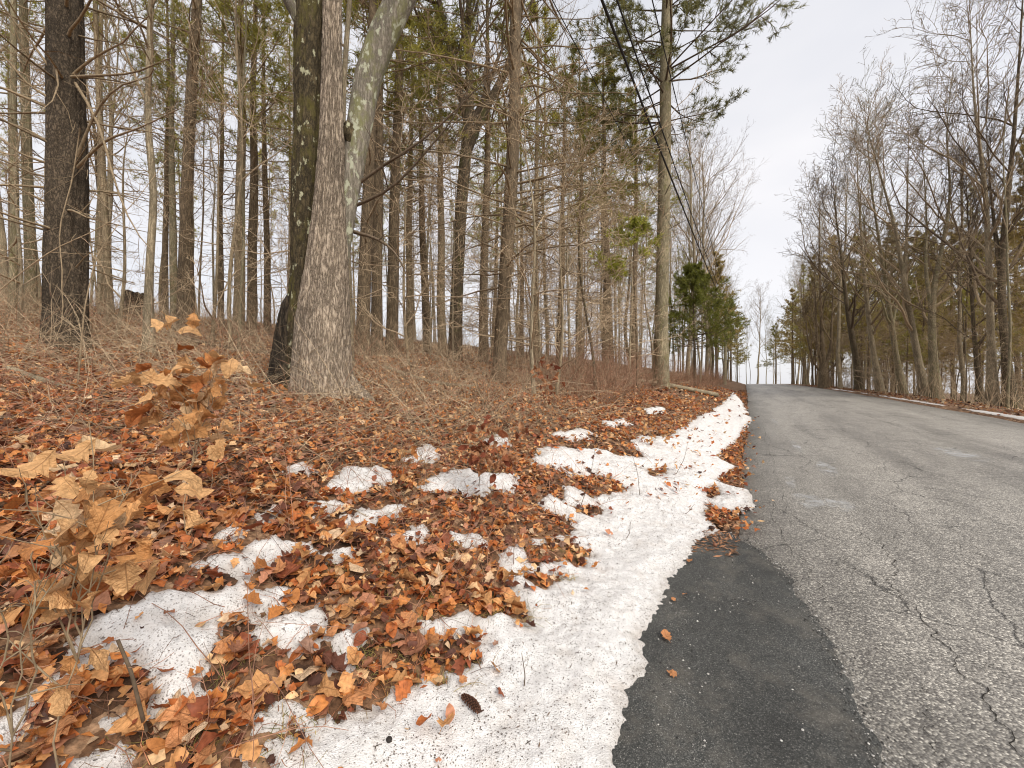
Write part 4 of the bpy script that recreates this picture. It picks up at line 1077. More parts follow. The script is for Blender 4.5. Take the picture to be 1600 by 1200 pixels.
scatter(44, lambda r: (r.uniform(4, 34), -r.uniform(3.8, 14)), {'under': 1}, 903, 1.0)
scatter(78, lambda r: (r.uniform(14, 90), r.uniform(ROAD_W + 1.8, ROAD_W + 15)), {'decid': 0.25, 'slim': 0.33, 'full': 0.36, 'pine': 0.06}, 904, 1.3, 0.8)
for k, (px, d, h, q) in enumerate([(1238, 82, 17, 1), (1300, 52, 20, 1), (1345, 47, 19, 0), (1395, 43, 19, 1), (1440, 39, 17, 0), (1490, 36, 17, 1), (1532, 33, 15, 0), (1592, 30, 17, 1)]):
    put(FULL[q], 'pine_tree', 'olive green full pine behind the roadside trees, ' + ['above the far bend', 'behind the many stemmed pine', 'behind the dark leaning trunk', 'behind the slanting slim trunk', 'behind the brown footed trunk', 'right of the stout pale trunk', 'behind the short dark trunk', 'behind the mossy dark stem'][k], 'tree', px, d, None, h)
scatter(36, lambda r: (r.uniform(15, 62), r.uniform(ROAD_W + 1.2, ROAD_W + 8)), {'under': 1}, 906, 0.9)
scatter(24, lambda r: (r.uniform(94, 135), r.uniform(-14, 20)), {'slim': 0.55, 'decid': 0.45}, 905, 1.8)
scatter(16, lambda r: (r.uniform(42, 92), ROAD_W + r.uniform(1.0, 3.5)), {'decid': 0.75, 'full': 0.25}, 907, 1.6, 1.0)
scatter(12, lambda r: (r.uniform(30, 90), -r.uniform(2.0, 5)), {'decid': 0.8, 'slim': 0.2}, 908, 1.6, 1.0)

name_crowd()

# ------------------------------------------------------------------ pole and wires
PD = 40.0
pl = spot(1132, PD)
pole = thing('utility_pole', 'weathered wooden utility pole at the left road edge', 'pole', pl)
top = pt(1135, 478, PD) - pl
P = np.stack([np.linspace(0, top[0], 8), np.zeros(8), np.linspace(-0.4, top[2], 8)], 1)
mbp = MB().add(*tubes(P[None], np.linspace(0.17, 0.13, 8)[None], 14)); mbp.f.append(np.array([list(range(98, 112))]))
obj('shaft', mbp.mesh('shaft', M['pole']), pole)
for q, (zz_, off) in enumerate([(top[2] - 0.2, 0.2), (top[2] - 1.0, 0.22), (top[2] - 1.6, 0.2)]):
    mbp = MB().add(*tubes(np.array([[[0, 0, zz_], [off * 0.5, -off * 0.3, zz_ + 0.02], [off, -off * 0.6, zz_ + 0.05]]]), np.array([[0.03, 0.05, 0.03]]), 8))
    obj('bracket', mbp.mesh('bracket', M['metal']), pole)
def wire(a, b, sag, rad, label):
    a = np.array(a); b = np.array(b); u = np.linspace(0, 1, 60)[:, None]
    P = a * (1 - u) + b * u; P[:, 2] -= sag * 4 * (u * (1 - u))[:, 0]
    o = obj('overhead_wire', MB().add(*tubes(P[None], np.full((1, 60), rad), 6)).mesh('overhead_wire', M['wire']))
    tag(o, label, 'wire', 'overhead wires along the road')
tp = pl + top
def back(s_off, z): 
    x_, y_ = xy(-28, s_off); return (x_, y_, z)
wire(tp + np.array([0.2, -0.1, -0.85]), back(-1.85, 7.3), 1.2, 0.020, 'thickest overhead wire, lower of the close pair')
wire(tp + np.array([0.2, -0.1, -0.55]), back(-1.75, 7.7), 1.15, 0.014, 'thinner overhead wire just above the thick one')
wire(tp + np.array([0.2, -0.1, 0.0]), back(-1.2, 8.6), 1.2, 0.010, 'thin overhead wire to the right of the thick pair')
wire(tp + np.array([0.0, 0.0, -1.5]), back(-2.6, 7.6), 1.2, 0.007, 'faint single wire to the left of the thick pair')

# ------------------------------------------------------------------ leaves
OAK = [(0.012, -0.18), (0.012, 0.0), (0.13, 0.10), (0.27, 0.21), (0.19, 0.30), (0.37, 0.45), (0.24, 0.53), (0.36, 0.70), (0.23, 0.77), (0.15, 0.89), (0.0, 1.0)]
MAPLE = [(0.012, -0.2), (0.012, 0.0), (0.29, 0.04), (0.24, 0.15), (0.46, 0.35), (0.37, 0.40), (0.25, 0.47), (0.30, 0.62), (0.17, 0.68), (0.10, 0.84), (0.0, 1.0)]
BEECH = [(0.010, -0.12), (0.012, 0.0), (0.14, 0.1), (0.24, 0.25), (0.30, 0.42), (0.28, 0.6), (0.20, 0.78), (0.09, 0.92), (0.0, 1.0)]
OAK_M = [(0.0, 0.0), (0.26, 0.2), (0.14, 0.32), (0.40, 0.5), (0.2, 0.72), (0.0, 1.0)]
MAPLE_M = [(0.0, 0.0), (0.28, 0.05), (0.25, 0.2), (0.45, 0.4), (0.25, 0.6), (0.0, 1.0)]
FAR = [(0.02, 0.0), (0.36, 0.4), (0.0, 1.0)]
PAL = np.array([(0.56, 0.225, 0.070), (0.64, 0.33, 0.135), (0.72, 0.47, 0.25), (0.46, 0.145, 0.045), (0.28, 0.085, 0.040), (0.13, 0.050, 0.032), (0.44, 0.20, 0.115), (0.29, 0.17, 0.12), (0.78, 0.56, 0.36), (0.075, 0.036, 0.026)])
PW = np.array([0.19, 0.15, 0.10, 0.17, 0.10, 0.075, 0.11, 0.05, 0.03, 0.05]); PW = PW / PW.sum()
def leaf_batch(shape, n, r, size, curl=1.35):
    """n leaves of a shape -> local verts (n,K,3), faces (for K)"""
    sh = np.array(shape); k = len(sh)
    X0 = np.stack([-sh[:, 0], np.zeros(k), sh[:, 0]], 1).ravel(); Y0 = np.repeat(sh[:, 1], 3)
    b = r.uniform(-0.9, 1.3, (n, 1)) * curl; c = r.uniform(-0.7, 0.7, (n, 1)) * curl; e = r.uniform(-0.6, 0.6, (n, 1)) * curl; fo = r.uniform(-0.1, 0.45, (n, 1)) * curl
    wv_ = 0.05 * curl * np.sin(r.uniform(0, 6.28, (n, 1)) + Y0[None] * r.uniform(6, 14, (n, 1)) + X0[None] * 9)
    Z = 0.07 * curl * np.sin(Y0[None] * r.uniform(4, 9, (n, 1)) + r.uniform(0, 6.28, (n, 1))) + b * X0[None] ** 2 + c * (Y0[None] - 0.4) ** 2 + e * X0[None] * Y0[None] + fo * np.abs(X0[None]) + wv_ * (np.abs(X0[None]) > 0.02)
    wdt = r.uniform(0.75, 1.1, (n, 1)); shear = r.uniform(-0.15, 0.15, (n, 1))
    v = np.stack([X0[None] * wdt + shear * Y0[None] ** 2, np.repeat(Y0[None] - 0.45, n, 0), Z], -1) * size[:, None, None]
    q = np.arange(k - 1)
    f = np.concatenate([np.stack([3 * q, 3 * q + 1, 3 * q + 4, 3 * q + 3], 1), np.stack([3 * q + 1, 3 * q + 2, 3 * q + 5, 3 * q + 4], 1)])
    return v, f
def rot_batch(v, yaw, pitch, roll):
    def rm(a, ax):
        c, s = np.cos(a), np.sin(a); m_ = np.zeros((len(a), 3, 3)); i, j = [(1, 2), (0, 2), (0, 1)][ax]
        m_[:, ax, ax] = 1; m_[:, i, i] = c; m_[:, j, j] = c; m_[:, i, j] = -s; m_[:, j, i] = s; return m_
    m_ = rm(yaw, 2) @ rm(pitch, 0) @ rm(roll, 1)
    return np.einsum('nij,nkj->nki', m_, v)
def pick_cols(r, n, w_=PW, br=1.0):
    c = PAL[r.choice(len(PAL), n, p=w_)] * (0.75 + 0.5 * r.rand(n, 1)) * br
    return c
def scatter_leaves(mb, r, pos, shapes, size, tilt, lift, curl=1.0, cols=None):
    n = len(pos); which = r.randint(0, len(shapes), n)
    cols = pick_cols(r, n) if cols is None else cols
    for w_, sh in enumerate(shapes):
        m_ = which == w_; k = m_.sum()
        if not k: continue
        v_, f_ = leaf_batch(sh, k, r, size[m_], curl)
        v_ = rot_batch(v_, r.uniform(0, 6.28, k), r.normal(0, tilt, k), r.normal(0, tilt, k))
        low = v_[:, :, 2].min(1)
        v_[:, :, 2] += (-low * 0.55 + lift[m_])[:, None]
        v_ = v_ + pos[m_][:, None, :]
        K = v_.shape[1]
        mb.add(v_.reshape(-1, 3), (f_[None] + (np.arange(k) * K)[:, None, None]).reshape(-1, 4), np.repeat(cols[m_], K, 0))

def leaf_spots(n, d0, d1, seed, lo=-1.75, hi=1.25):
    r = rs(seed)
    d = np.sqrt(r.uniform(d0 ** 2, d1 ** 2, n)); a = r.uniform(lo, hi, n)
    x_ = a * d; y_ = d
    t, s = ts(x_, y_)
    sfv = snow_at(x_, y_)
    edge = np.where(t < 4.3, -0.9, -0.02)
    ok = (s < edge - 0.06 * (t >= 4.3) + (0.16 * fbm(t * 1.7, t * 0 + 2.2, 58, 3) - 0.10 * np.abs(r.randn(n))) * (t >= 3.9)) | ((t > 3.7) & (s < 0.5) & (r.rand(n) < 0.75 * np.exp(-np.maximum(s - edge + 0.08, 0) / 0.085)))
    ok &= (sfv < 0.004) | (r.rand(n) < 0.012 + 0.05 * ((t > 4.5) & (s < -0.4)) + 0.4 * np.exp(-np.maximum(sfv, 0) / np.where(s < -1.1, 0.034, 0.02)) * ((s < -0.75) | (t > 5)))
    x_, y_ = x_[ok], y_[ok]
    return np.stack([x_, y_, surf(x_, y_)], 1), r
litter = MB()
for (n, d0, d1, shapes, sz, tilt, lift, sd_) in [(5500, 0.6, 3.0, [OAK, MAPLE, BEECH, OAK], (0.045, 0.105), 0.38, 0.035, 1), (9000, 0.6, 3.0, [OAK_M, MAPLE_M, FAR], (0.02, 0.065), 0.5, 0.03, 6), (18000, 3.0, 5.0, [OAK_M, MAPLE_M, FAR, FAR], (0.03, 0.085), 0.42, 0.03, 2),
                                       (22000, 5.0, 9.0, [OAK_M, FAR, FAR], (0.05, 0.10), 0.5, 0.04, 3), (22000, 9.0, 15.0, [FAR], (0.07, 0.13), 0.45, 0.05, 4), (14000, 15.0, 30.0, [FAR], (0.12, 0.20), 0.45, 0.05, 5)]:
    pos, r = leaf_spots(n, d0, d1, 1000 + sd_)
    k = len(pos)
    scatter_leaves(litter, r, pos, shapes, r.uniform(sz[0], sz[1], k), tilt, r.uniform(0, lift, k))
# litter on the far verge
r = rs(1010); n = 5000
t_ = r.uniform(6, 70, n); s_ = ROAD_W + 0.1 + r.gamma(1.6, 1.4, n); x_, y_ = xy(t_, s_)
pos = np.stack([x_, y_, surf(x_, y_)], 1)
scatter_leaves(litter, r, pos, [FAR], r.uniform(0.08, 0.16, n), 0.3, r.uniform(0, 0.03, n), cols=pick_cols(r, n) * np.array([0.62, 0.72, 0.85]))
o = obj('fallen_leaves', litter.mesh('fallen_leaves', M['leaf']))
tag(o, 'brown fallen oak and maple leaves covering the bank', kind='stuff')

# the nearest, largest leaves: pieces of the ground of their own
LEAF_ME = []
r = rs(1100)
for k in range(24):
    mb = MB(); sh = [OAK, MAPLE, MAPLE, BEECH][k % 4]
    v_, f_ = leaf_batch(sh, 1, r, np.array([1.0]), 1.1)
    mb.add(v_[0] + np.array([0, 0, 0.02]), f_, (pick_cols(r, 1)[0] if k > 11 else np.array([0.66, 0.30, 0.13]) * r.uniform(0.7, 1.1)))
    LEAF_ME.append(mb.mesh('leaf', M['leaf_piece']))
pos, r = leaf_spots(2600, 0.7, 2.6, 1101)
pxs = 800 + pos[:, 0] / pos[:, 1] * F; pys = 600 - (pos[:, 2] - CAM_Z) / pos[:, 1] * F
inv = (pxs > -10) & (pxs < 1000) & (pys < 1210)
pos = pos[inv]; pos = pos[np.argsort(np.linalg.norm(pos - np.array([0, 0, 1.5]), axis=1))][:600][r.permutation(min(600, inv.sum()))][:230]
for p_ in pos:
    o = obj('leaf', LEAF_ME[r.randint(24)], ground, p_ + np.array([0, 0, 0.03 + 0.03 * r.rand()]))
    o.scale = (r.uniform(0.09, 0.15),) * 3
    o.rotation_euler = (r.normal(0, 0.35), r.normal(0, 0.35), r.uniform(0, 6.28))

# leaves and bits lying on the asphalt and the snow
def lone_leaf(px, py, size, k, label, tilt=0.15):
    p_ = at(px, py); p_[2] = float(surf(p_[0], p_[1])) + 0.022
    if p_[2] > 1: pass
    o = obj('fallen_leaf', LEAF_ME[k], None, p_)
    o.scale = (size,) * 3; o.rotation_euler = (tilt, -tilt, k * 1.3)
    tag(o, label, 'leaf')
lone_leaf(1042, 1002, 0.085, 0, 'largest orange oak leaf lying on the dark asphalt patch')
lone_leaf(1050, 1060, 0.05, 1, 'small torn leaf below the large one on the dark asphalt')
lone_leaf(1070, 934, 0.045, 4, 'small leaf near the upper part of the dark asphalt patch')
lone_leaf(1052, 941, 0.035, 5, 'tiny leaf between the snow edge and the small leaf on dark asphalt')
lone_leaf(1078, 882, 0.055, 9, 'brown leaf at the snow edge beside the acorn')
lone_leaf(1105, 837, 0.10, 8, 'broad reddish leaf where the snow meets the patch top')
lone_leaf(596, 1124, 0.05, 6, 'small brown leaf fragment on the snow above the pine cone')
lone_leaf(722, 1085, 0.05, 2, 'small reddish leaf on the snow right above the pine cone')

# pine cone
cp = at(733, 1127); cp[2] = float(surf(cp[0], cp[1]))
cone = thing('pine_cone', 'long dark brown pine cone lying on the snow', 'pine cone', cp, 0)
L_ = 0.115
core = np.stack([np.linspace(-L_ / 2, L_ / 2, 9), np.zeros(9), np.full(9, 0.02)], 1)
core[:, 1] += 0.012 * np.sin(np.linspace(0, 2.2, 9))
obj('core', MB().add(*tubes(core[None], (0.009 * np.sin(np.linspace(0.3, 2.95, 9)))[None] + 0.002, 10)).mesh('core', simple('cone_core', (0.05, 0.025, 0.017))), cone)
mb = MB(); r = rs(5)
for k in range(90):
    u = k / 89; a = k * 2.39996; x_ = -L_ / 2 + L_ * u; rr = 0.0095 * math.sin(0.35 + 2.5 * u) + 0.002
    y0 = 0.012 * math.sin(2.2 * u)
    d_ = np.array([0.55, math.cos(a), math.sin(a)]); d_ /= np.linalg.norm(d_); b_ = np.array([0, -math.sin(a), math.cos(a)])
    p0 = np.array([x_, y0 + rr * 0.5 * math.cos(a), 0.02 + rr * 0.5 * math.sin(a)]); p1 = p0 + d_ * (rr * 0.95 + 0.004); wd = 0.006
    up_ = np.cross(d_, b_) * 0.0018
    mb.add([p0 - b_ * wd * 0.5, p0 + b_ * wd * 0.5, p1 + b_ * wd, p1 + d_ * 0.003, p1 - b_ * wd, p1 + up_ * 2 - d_ * 0.002], [[0, 1, 2, 5], [0, 5, 4, 4]][:1], (0.10, 0.045, 0.028)).f.append(np.array([[0, 5, 4], [5, 2, 3], [5, 3, 4]]) + mb.n - 6)
o = obj('scales', mb.mesh('scales', M['debris'], False), cone); o['kind'] = 'stuff'
P = np.array([[L_ / 2, 0.01, 0.02], [L_ / 2 + 0.012, 0.013, 0.022], [L_ / 2 + 0.02, 0.022, 0.03]])
obj('stem', MB().add(*tubes(P[None], np.array([[0.004, 0.003, 0.003]]), 6)).mesh('stem', simple('cone_stem', (0.07, 0.04, 0.03))), cone)
cone.rotation_euler = (0, 0, math.radians(-52))
# acorn-like nuts and dark blob
def lump(name, label, cat, px, py, rad, col, seed, squash=0.8):
    p_ = at(px, py); p_[2] = float(surf(p_[0], p_[1]))
    a = np.linspace(0, 2 * math.pi, 14, endpoint=False); e = np.linspace(-1.5, 1.5, 9)
    A, E = np.meshgrid(a, e); nn = 1 + 0.18 * fbm(np.cos(A) * 2 + seed, np.sin(A) * 2 + E, seed, 2)
    v_ = np.stack([rad * np.cos(E) * np.cos(A) * nn, rad * np.cos(E) * np.sin(A) * nn, rad * squash * (np.sin(E) * nn + 0.9)], -1)
    i, j = np.meshgrid(np.arange(8), np.arange(14), indexing='ij'); j2 = (j + 1) % 14
    f_ = np.stack([i * 14 + j, i * 14 + j2, (i + 1) * 14 + j2, (i + 1) * 14 + j], -1).reshape(-1, 4)
    o = obj(name, MB().add(v_.reshape(-1, 3), f_).mesh(name, simple(name + '_skin', col, 0.6)), None, p_); tag(o, label, cat)
lump('acorn', 'reddish brown acorn at the top of the dark asphalt patch', 'acorn', 1117, 856, 0.018, (0.22, 0.10, 0.06), 3, 1.1)
lump('hickory_husk', 'dark oval husk on the snow edge above the acorn', 'husk', 1112, 832, 0.026, (0.05, 0.025, 0.018), 4, 0.7)
lump('pebble', 'single round dark pebble on the lower snow', 'stone', 608, 1182, 0.012, (0.03, 0.025, 0.022), 5)

# gravel specks on the patch, needles on the snow
mb = MB(); r = rs(1200); n = 5200
t_ = r.uniform(0.4, 4.4, n); s_ = r.normal(-0.25, 0.35, n); x_, y_ = xy(t_, s_)
seg = np.array(patch_poly[:9]); kq = r.randint(0, 8, 1800); uq = r.rand(1800, 1)
eb = seg[kq] * (1 - uq) + seg[kq + 1] * uq + r.normal(0, 0.035, (1800, 2)); x_ = np.concatenate([x_, eb[:, 0]]); y_ = np.concatenate([y_, eb[:, 1]]); n = len(x_)
sgn = signed(np.stack([x_, y_], 1), patch_poly)
ok = (snow_at(x_, y_) < 0) & (sgn > -0.1) & ((r.rand(n) < 0.35 + 1.2 * fbm(x_ * 4, y_ * 4, 61, 3)) | (sgn < 0.08)); x_, y_ = x_[ok], y_[ok]; n = len(x_)
rad = 0.0018 + 0.0052 * r.rand(n) ** 2.6
z_ = RZ(x_, y_) + 0.016
oct_ = np.array([[1, 0, 0], [0, 1, 0], [-1, 0, 0], [0, -1, 0], [0, 0, 0.9], [0, 0, -0.5]], float)
v_ = oct_[None] * rad[:, None, None] * r.uniform(0.7, 1.3, (n, 6, 1)) + np.stack([x_, y_, z_ + rad * 0.3], 1)[:, None]
f_ = np.array([[0, 1, 4], [1, 2, 4], [2, 3, 4], [3, 0, 4], [1, 0, 5], [2, 1, 5], [3, 2, 5], [0, 3, 5]])
g_ = r.choice([0.05, 0.1, 0.2, 0.45, 0.6], n, p=[0.36, 0.32, 0.2, 0.09, 0.03])
mb.add(v_.reshape(-1, 3), (f_[None] + (np.arange(n) * 6)[:, None, None]).reshape(-1, 3), np.repeat(g_[:, None] * np.array([[1, 0.97, 0.92]]), 6, 0))
tag(obj('gravel', mb.mesh('gravel', M['debris'], False)), 'loose grit scattered on the dark asphalt patch', kind='stuff')

mb = MB(); r = rs(1210); n = 42000
t_ = np.concatenate([r.uniform(-0.5, 6, n), r.uniform(6, 25, 7000)]); s_ = -r.uniform(-0.3, 4.5, len(t_)) ; x_, y_ = xy(t_, s_)
ok = (snow_at(x_, y_) > 0.01) & (r.rand(len(x_)) < 0.55 + 1.1 * fbm(x_ * 3, y_ * 3, 59, 3)); x_, y_ = x_[ok], y_[ok]; n = len(x_)
z_ = surf(x_, y_) + 0.003
yaw = r.uniform(0, 6.28, n); L_ = 0.0025 + 0.016 * r.rand(n) ** 4; W_ = 0.0012 + 0.002 * r.rand(n)
d_ = np.stack([np.cos(yaw), np.sin(yaw), r.normal(0, 0.3, n)], 1); sd2 = np.stack([-np.sin(yaw), np.cos(yaw), np.zeros(n)], 1)
c_ = np.stack([x_, y_, z_], 1)
v_ = np.stack([c_ - d_ * L_[:, None], c_ + sd2 * W_[:, None] + [0, 0, .001], c_ + d_ * L_[:, None], c_ - sd2 * W_[:, None] + [0, 0, .001]], 1)
mb.add(v_.reshape(-1, 3), np.arange(n * 4).reshape(-1, 4), np.repeat(np.array([[0.10, 0.07, 0.05]]) * r.uniform(0.5, 2.2, (n, 1)), 4, 0))
# brown needle litter between snow and asphalt
n = 17000; t_ = r.uniform(3.6, 40, n); t_ = 3.6 + (t_ - 3.6) ** 1.5 / 6.0; s_ = -0.06 + 0.12 * np.clip((t_ - 6) / 10, 0, 1) - np.abs(r.normal(0, 0.2, n)) + 0.08 * fbm(t_ * 0.9, t_ * 0, 55, 3) ; t_ = t_ + 0.5 * np.abs(r.normal(0, 1, n)); x_, y_ = xy(t_, s_)
ok = (snow_at(x_, y_) < 0.02) & (r.rand(n) < np.clip(0.55 + 1.5 * fbm(x_ * 2.5, y_ * 2.5, 57, 3), 0.06, 1)); x_, y_, t_ = x_[ok], y_[ok], t_[ok]; n = len(x_)
z_ = surf(x_, y_) + 0.006 + 0.015 * r.rand(n)
yaw = r.uniform(0, 6.28, n); L_ = (0.012 + 0.026 * r.rand(n)) * (1 + t_ / 18); W_ = (0.002 + 0.008 * r.rand(n) ** 2) * (1 + t_ / 14)
d_ = np.stack([np.cos(yaw), np.sin(yaw), r.normal(0, 0.25, n)], 1); sd2 = np.stack([-np.sin(yaw), np.cos(yaw), r.normal(0, 0.3, n)], 1)
c_ = np.stack([x_, y_, z_], 1)
v_ = np.stack([c_ - d_ * L_[:, None], c_ + sd2 * W_[:, None], c_ + d_ * L_[:, None], c_ - sd2 * W_[:, None]], 1)
mb.add(v_.reshape(-1, 3), np.arange(n * 4).reshape(-1, 4), np.repeat(np.array([[0.30, 0.155, 0.085]]) * r.uniform(0.3, 1.6, (n, 1)), 4, 0))
tag(obj('litter', mb.mesh('litter', M['debris'], False)), 'dark needles and bark bits on the snow and road edge', kind='stuff')

# ------------------------------------------------------------------ undergrowth
def arcs(n, x_, y_, r, length, el, droop, n_pts, rad, jit=0.12):
    z_ = surf(x_, y_) - 0.02
    az = r.uniform(0, 6.28, n); e = np.radians(el[0] + (el[1] - el[0]) * r.rand(n))
    d = np.stack([np.cos(az) * np.cos(e), np.sin(az) * np.cos(e), np.sin(e)], 1)
    L = length[0] + (length[1] - length[0]) * r.rand(n) ** 1.5
    P = np.zeros((n, n_pts, 3)); P[:, 0] = np.stack([x_, y_, z_], 1)
    dr = droop * r.rand(n, 1)
    for k in range(1, n_pts):
        d = norm(d + jit * r.randn(n, 3) - np.array([0, 0, 1]) * dr)
        P[:, k] = P[:, k - 1] + d * (L / (n_pts - 1))[:, None]
    g = H(P[..., 0], P[..., 1]); P[:, 1:, 2] = np.maximum(P[:, 1:, 2], g[:, 1:] + 0.015)
    R = (rad[0] + (rad[1] - rad[0]) * r.rand(n))[:, None] * np.linspace(1, 0.45, n_pts)[None]
    return P, R
def wedge(n, d0, d1, r, smin, smax, lo=-1.6, hi=1.1):
    d = np.sqrt(r.uniform(d0 ** 2, d1 ** 2, n)); a = r.uniform(lo, hi, n); x_, y_ = a * d, d
    t, s = ts(x_, y_); ok = (-s > smin) & (-s < smax)
    return x_[ok], y_[ok]
brush = MB(); r = rs(1300)
for (n, d0, d1, smin, smax, L, el, dr, rad, col, subs) in [
    (1100, 1.2, 4.5, 1.3, 60, (0.2, 0.8), (5, 80), 0.16, (0.0012, 0.0028), 'red', 4), (500, 2.2, 5.5, 2.6, 60, (0.4, 1.4), (0, 60), 0.2, (0.0018, 0.004), 'tan', 4),
    (2800, 4.6, 10, 2.6, 60, (0.5, 1.9), (-5, 70), 0.24, (0.002, 0.005), 'tan', 4), (2000, 5.2, 12, 3.4, 60, (0.5, 1.7), (35, 88), 0.1, (0.002, 0.0045), 'tan', 4), (1500, 5.5, 14, 2.2, 60, (0.4, 1.3), (30, 88), 0.08, (0.002, 0.004), 'red', 4), (2400, 2.8, 7.5, 2.2, 60, (0.3, 1.3), (-5, 60), 0.2, (0.0014, 0.0034), 'tan', 4), (500, 5, 10, 3.2, 60, (0.4, 1.3), (20, 85), 0.1, (0.002, 0.004), 'red', 3),
    (3400, 10, 22, 3.0, 60, (0.7, 2.2), (5, 85), 0.18, (0.003, 0.008), 'tan', 3), (900, 18, 34, 5, 60, (0.8, 2.2), (30, 88), 0.1, (0.007, 0.013), 'gray', 2)]:
    x_, y_ = wedge(n, d0, d1, r, smin, smax)
    P, R = arcs(len(x_), x_, y_, r, L, el, dr, 7 if d1 < 6 else 5, rad)
    add_tubes(brush, P, R, 3 if d1 < 9 else 2, TW[col], r, 0.45)
    P2, R2 = spawn(P, R, r, subs, 0.15, 1.0, (25, 65), 0.4, 3, 0.7, 0.02, 0.18, rmin=rad[0] * 0.7)
    add_tubes(brush, P2, R2, 2, TW[col], r, 0.45)
for (n, d0, d1, L, rad, col) in [(2600, 0.9, 3.2, (0.05, 0.22), (0.0007, 0.0016), (0.33, 0.14, 0.075)), (3600, 3.0, 7.0, (0.08, 0.35), (0.0012, 0.003), (0.38, 0.19, 0.11)), (1500, 0.9, 3.5, (0.08, 0.3), (0.0008, 0.0018), (0.12, 0.07, 0.045)), (2600, 7, 14, (0.15, 0.6), (0.003, 0.006), (0.42, 0.27, 0.17))]:
    x_, y_ = wedge(n, d0, d1, r, 1.1, 60); sv_ = snow_at(x_, y_); k_ = (sv_ < 0.03) | (r.rand(len(x_)) < 0.12); x_, y_ = x_[k_], y_[k_]
    P, R = arcs(len(x_), x_, y_, r, L, (-5, 45), 0.3, 4, rad, 0.3)
    P[..., 2] += 0.03
    add_tubes(brush, P, R, 2, col, r, 0.5)
# the reddish hedge of stems along the road bank, receding
n = 2900; t_ = 9 + 45 * r.rand(n) ** 1.4; s_ = -(1.9 + 1.0 * ((t_ > 11) & (t_ < 22)) + np.abs(r.normal(0, 1.6, n)) + np.clip((16 - t_) * 0.12, 0, 1)); x_, y_ = xy(t_, s_)
P, R = arcs(n, x_, y_, r, (0.4, 1.9), (35, 89), 0.07, 6, (0.003, 0.006), 0.17)
add_tubes(brush, P, R, 3, (0.30, 0.18, 0.115), r, 0.4)
P2, R2 = spawn(P, R, r, 5, 0.25, 1.0, (20, 50), 0.4, 3, 0.7, 0.05, 0.15, rmin=0.003); add_tubes(brush, P2, R2, 2, (0.30, 0.175, 0.115), r, 0.4)
n = 900; t_ = 12 + 60 * r.rand(n); s_ = ROAD_W + 1.2 + np.abs(r.normal(0, 2.5, n)); x_, y_ = xy(t_, s_)
P, R = arcs(n, x_, y_, r, (0.6, 2.2), (45, 89), 0.05, 6, (0.006, 0.012), 0.1); add_tubes(brush, P, R, 3, TW['tan'], r, 0.4)
P2, R2 = spawn(P, R, r, 4, 0.25, 1.0, (20, 50), 0.4, 4, 0.7, 0.05, 0.15, rmin=0.005); add_tubes(brush, P2, R2, 2, TW['tan'], r, 0.4)
tag(obj('undergrowth', brush.mesh('undergrowth', M['twig'])), 'tangled bare brambles and brush over the bank', kind='stuff')

# dry grass tufts in the litter
gr = MB(); r = rs(1350)
tx = []; 
for px, py in [(720, 880), (650, 985), (690, 1080), (770, 955), (820, 962), (640, 1020), (830, 870), (700, 860), (560, 1030), (610, 920), (900, 870), (735, 1040), (480, 1170), (300, 1170), (770, 740), (650, 760), (1065, 640), (880, 905), (590, 1060), (450, 1165), (690, 940), (860, 850), (960, 755), (845, 965), (520, 900), (370, 1030), (250, 1150)]:
    p_ = at(px, py); tx.append((p_[0], p_[1]))
tx = np.array(tx); idx = np.repeat(np.arange(len(tx)), 34)
x_ = tx[idx, 0] + r.normal(0, 0.05, len(idx)); y_ = tx[idx, 1] + r.normal(0, 0.05, len(idx))
P, R = arcs(len(idx), x_, y_, r, (0.05, 0.15), (0, 50), 0.4, 5, (0.001, 0.0018), 0.16)
gcol = np.array([(0.42, 0.29, 0.11), (0.32, 0.26, 0.08), (0.36, 0.17, 0.07), (0.22, 0.21, 0.06)])
v_, f_ = tubes(P, R, 3); gr.add(v_, f_, np.repeat(gcol[r.randint(0, 4, len(idx))] * r.uniform(0.6, 1.2, (len(idx), 1)), 15, 0))
tag(obj('grass', gr.mesh('grass', M['twig'])), 'dry yellowed grass tufts among the leaves', kind='stuff')

# ------------------------------------------------------------------ leafy saplings
TANPAL = np.array([(0.68, 0.345, 0.135), (0.76, 0.45, 0.21), (0.58, 0.25, 0.085), (0.46, 0.16, 0.05), (0.82, 0.57, 0.33)])
SAP_ME = []
r = rs(1400)
for k in range(16):
    v_, f_ = leaf_batch([OAK, OAK, BEECH, OAK][k % 4], 1, r, np.array([1.0]), 1.5)
    SAP_ME.append(MB().add(v_[0] + np.array([0, 0.45, 0]), f_, TANPAL[r.randint(5)] * r.uniform(0.85, 1.1)).mesh('leaf', M['leaf_piece']))
RED_ME = []
for k in range(8):
    v_, f_ = leaf_batch(BEECH if k % 2 else OAK, 1, r, np.array([1.0]), 1.3)
    RED_ME.append(MB().add(v_[0] + np.array([0, 0.45, 0]), f_, np.array([(0.40, 0.17, 0.075), (0.30, 0.10, 0.045), (0.48, 0.24, 0.12), (0.22, 0.06, 0.03)][k % 4])).mesh('leaf', M['leaf_piece']))
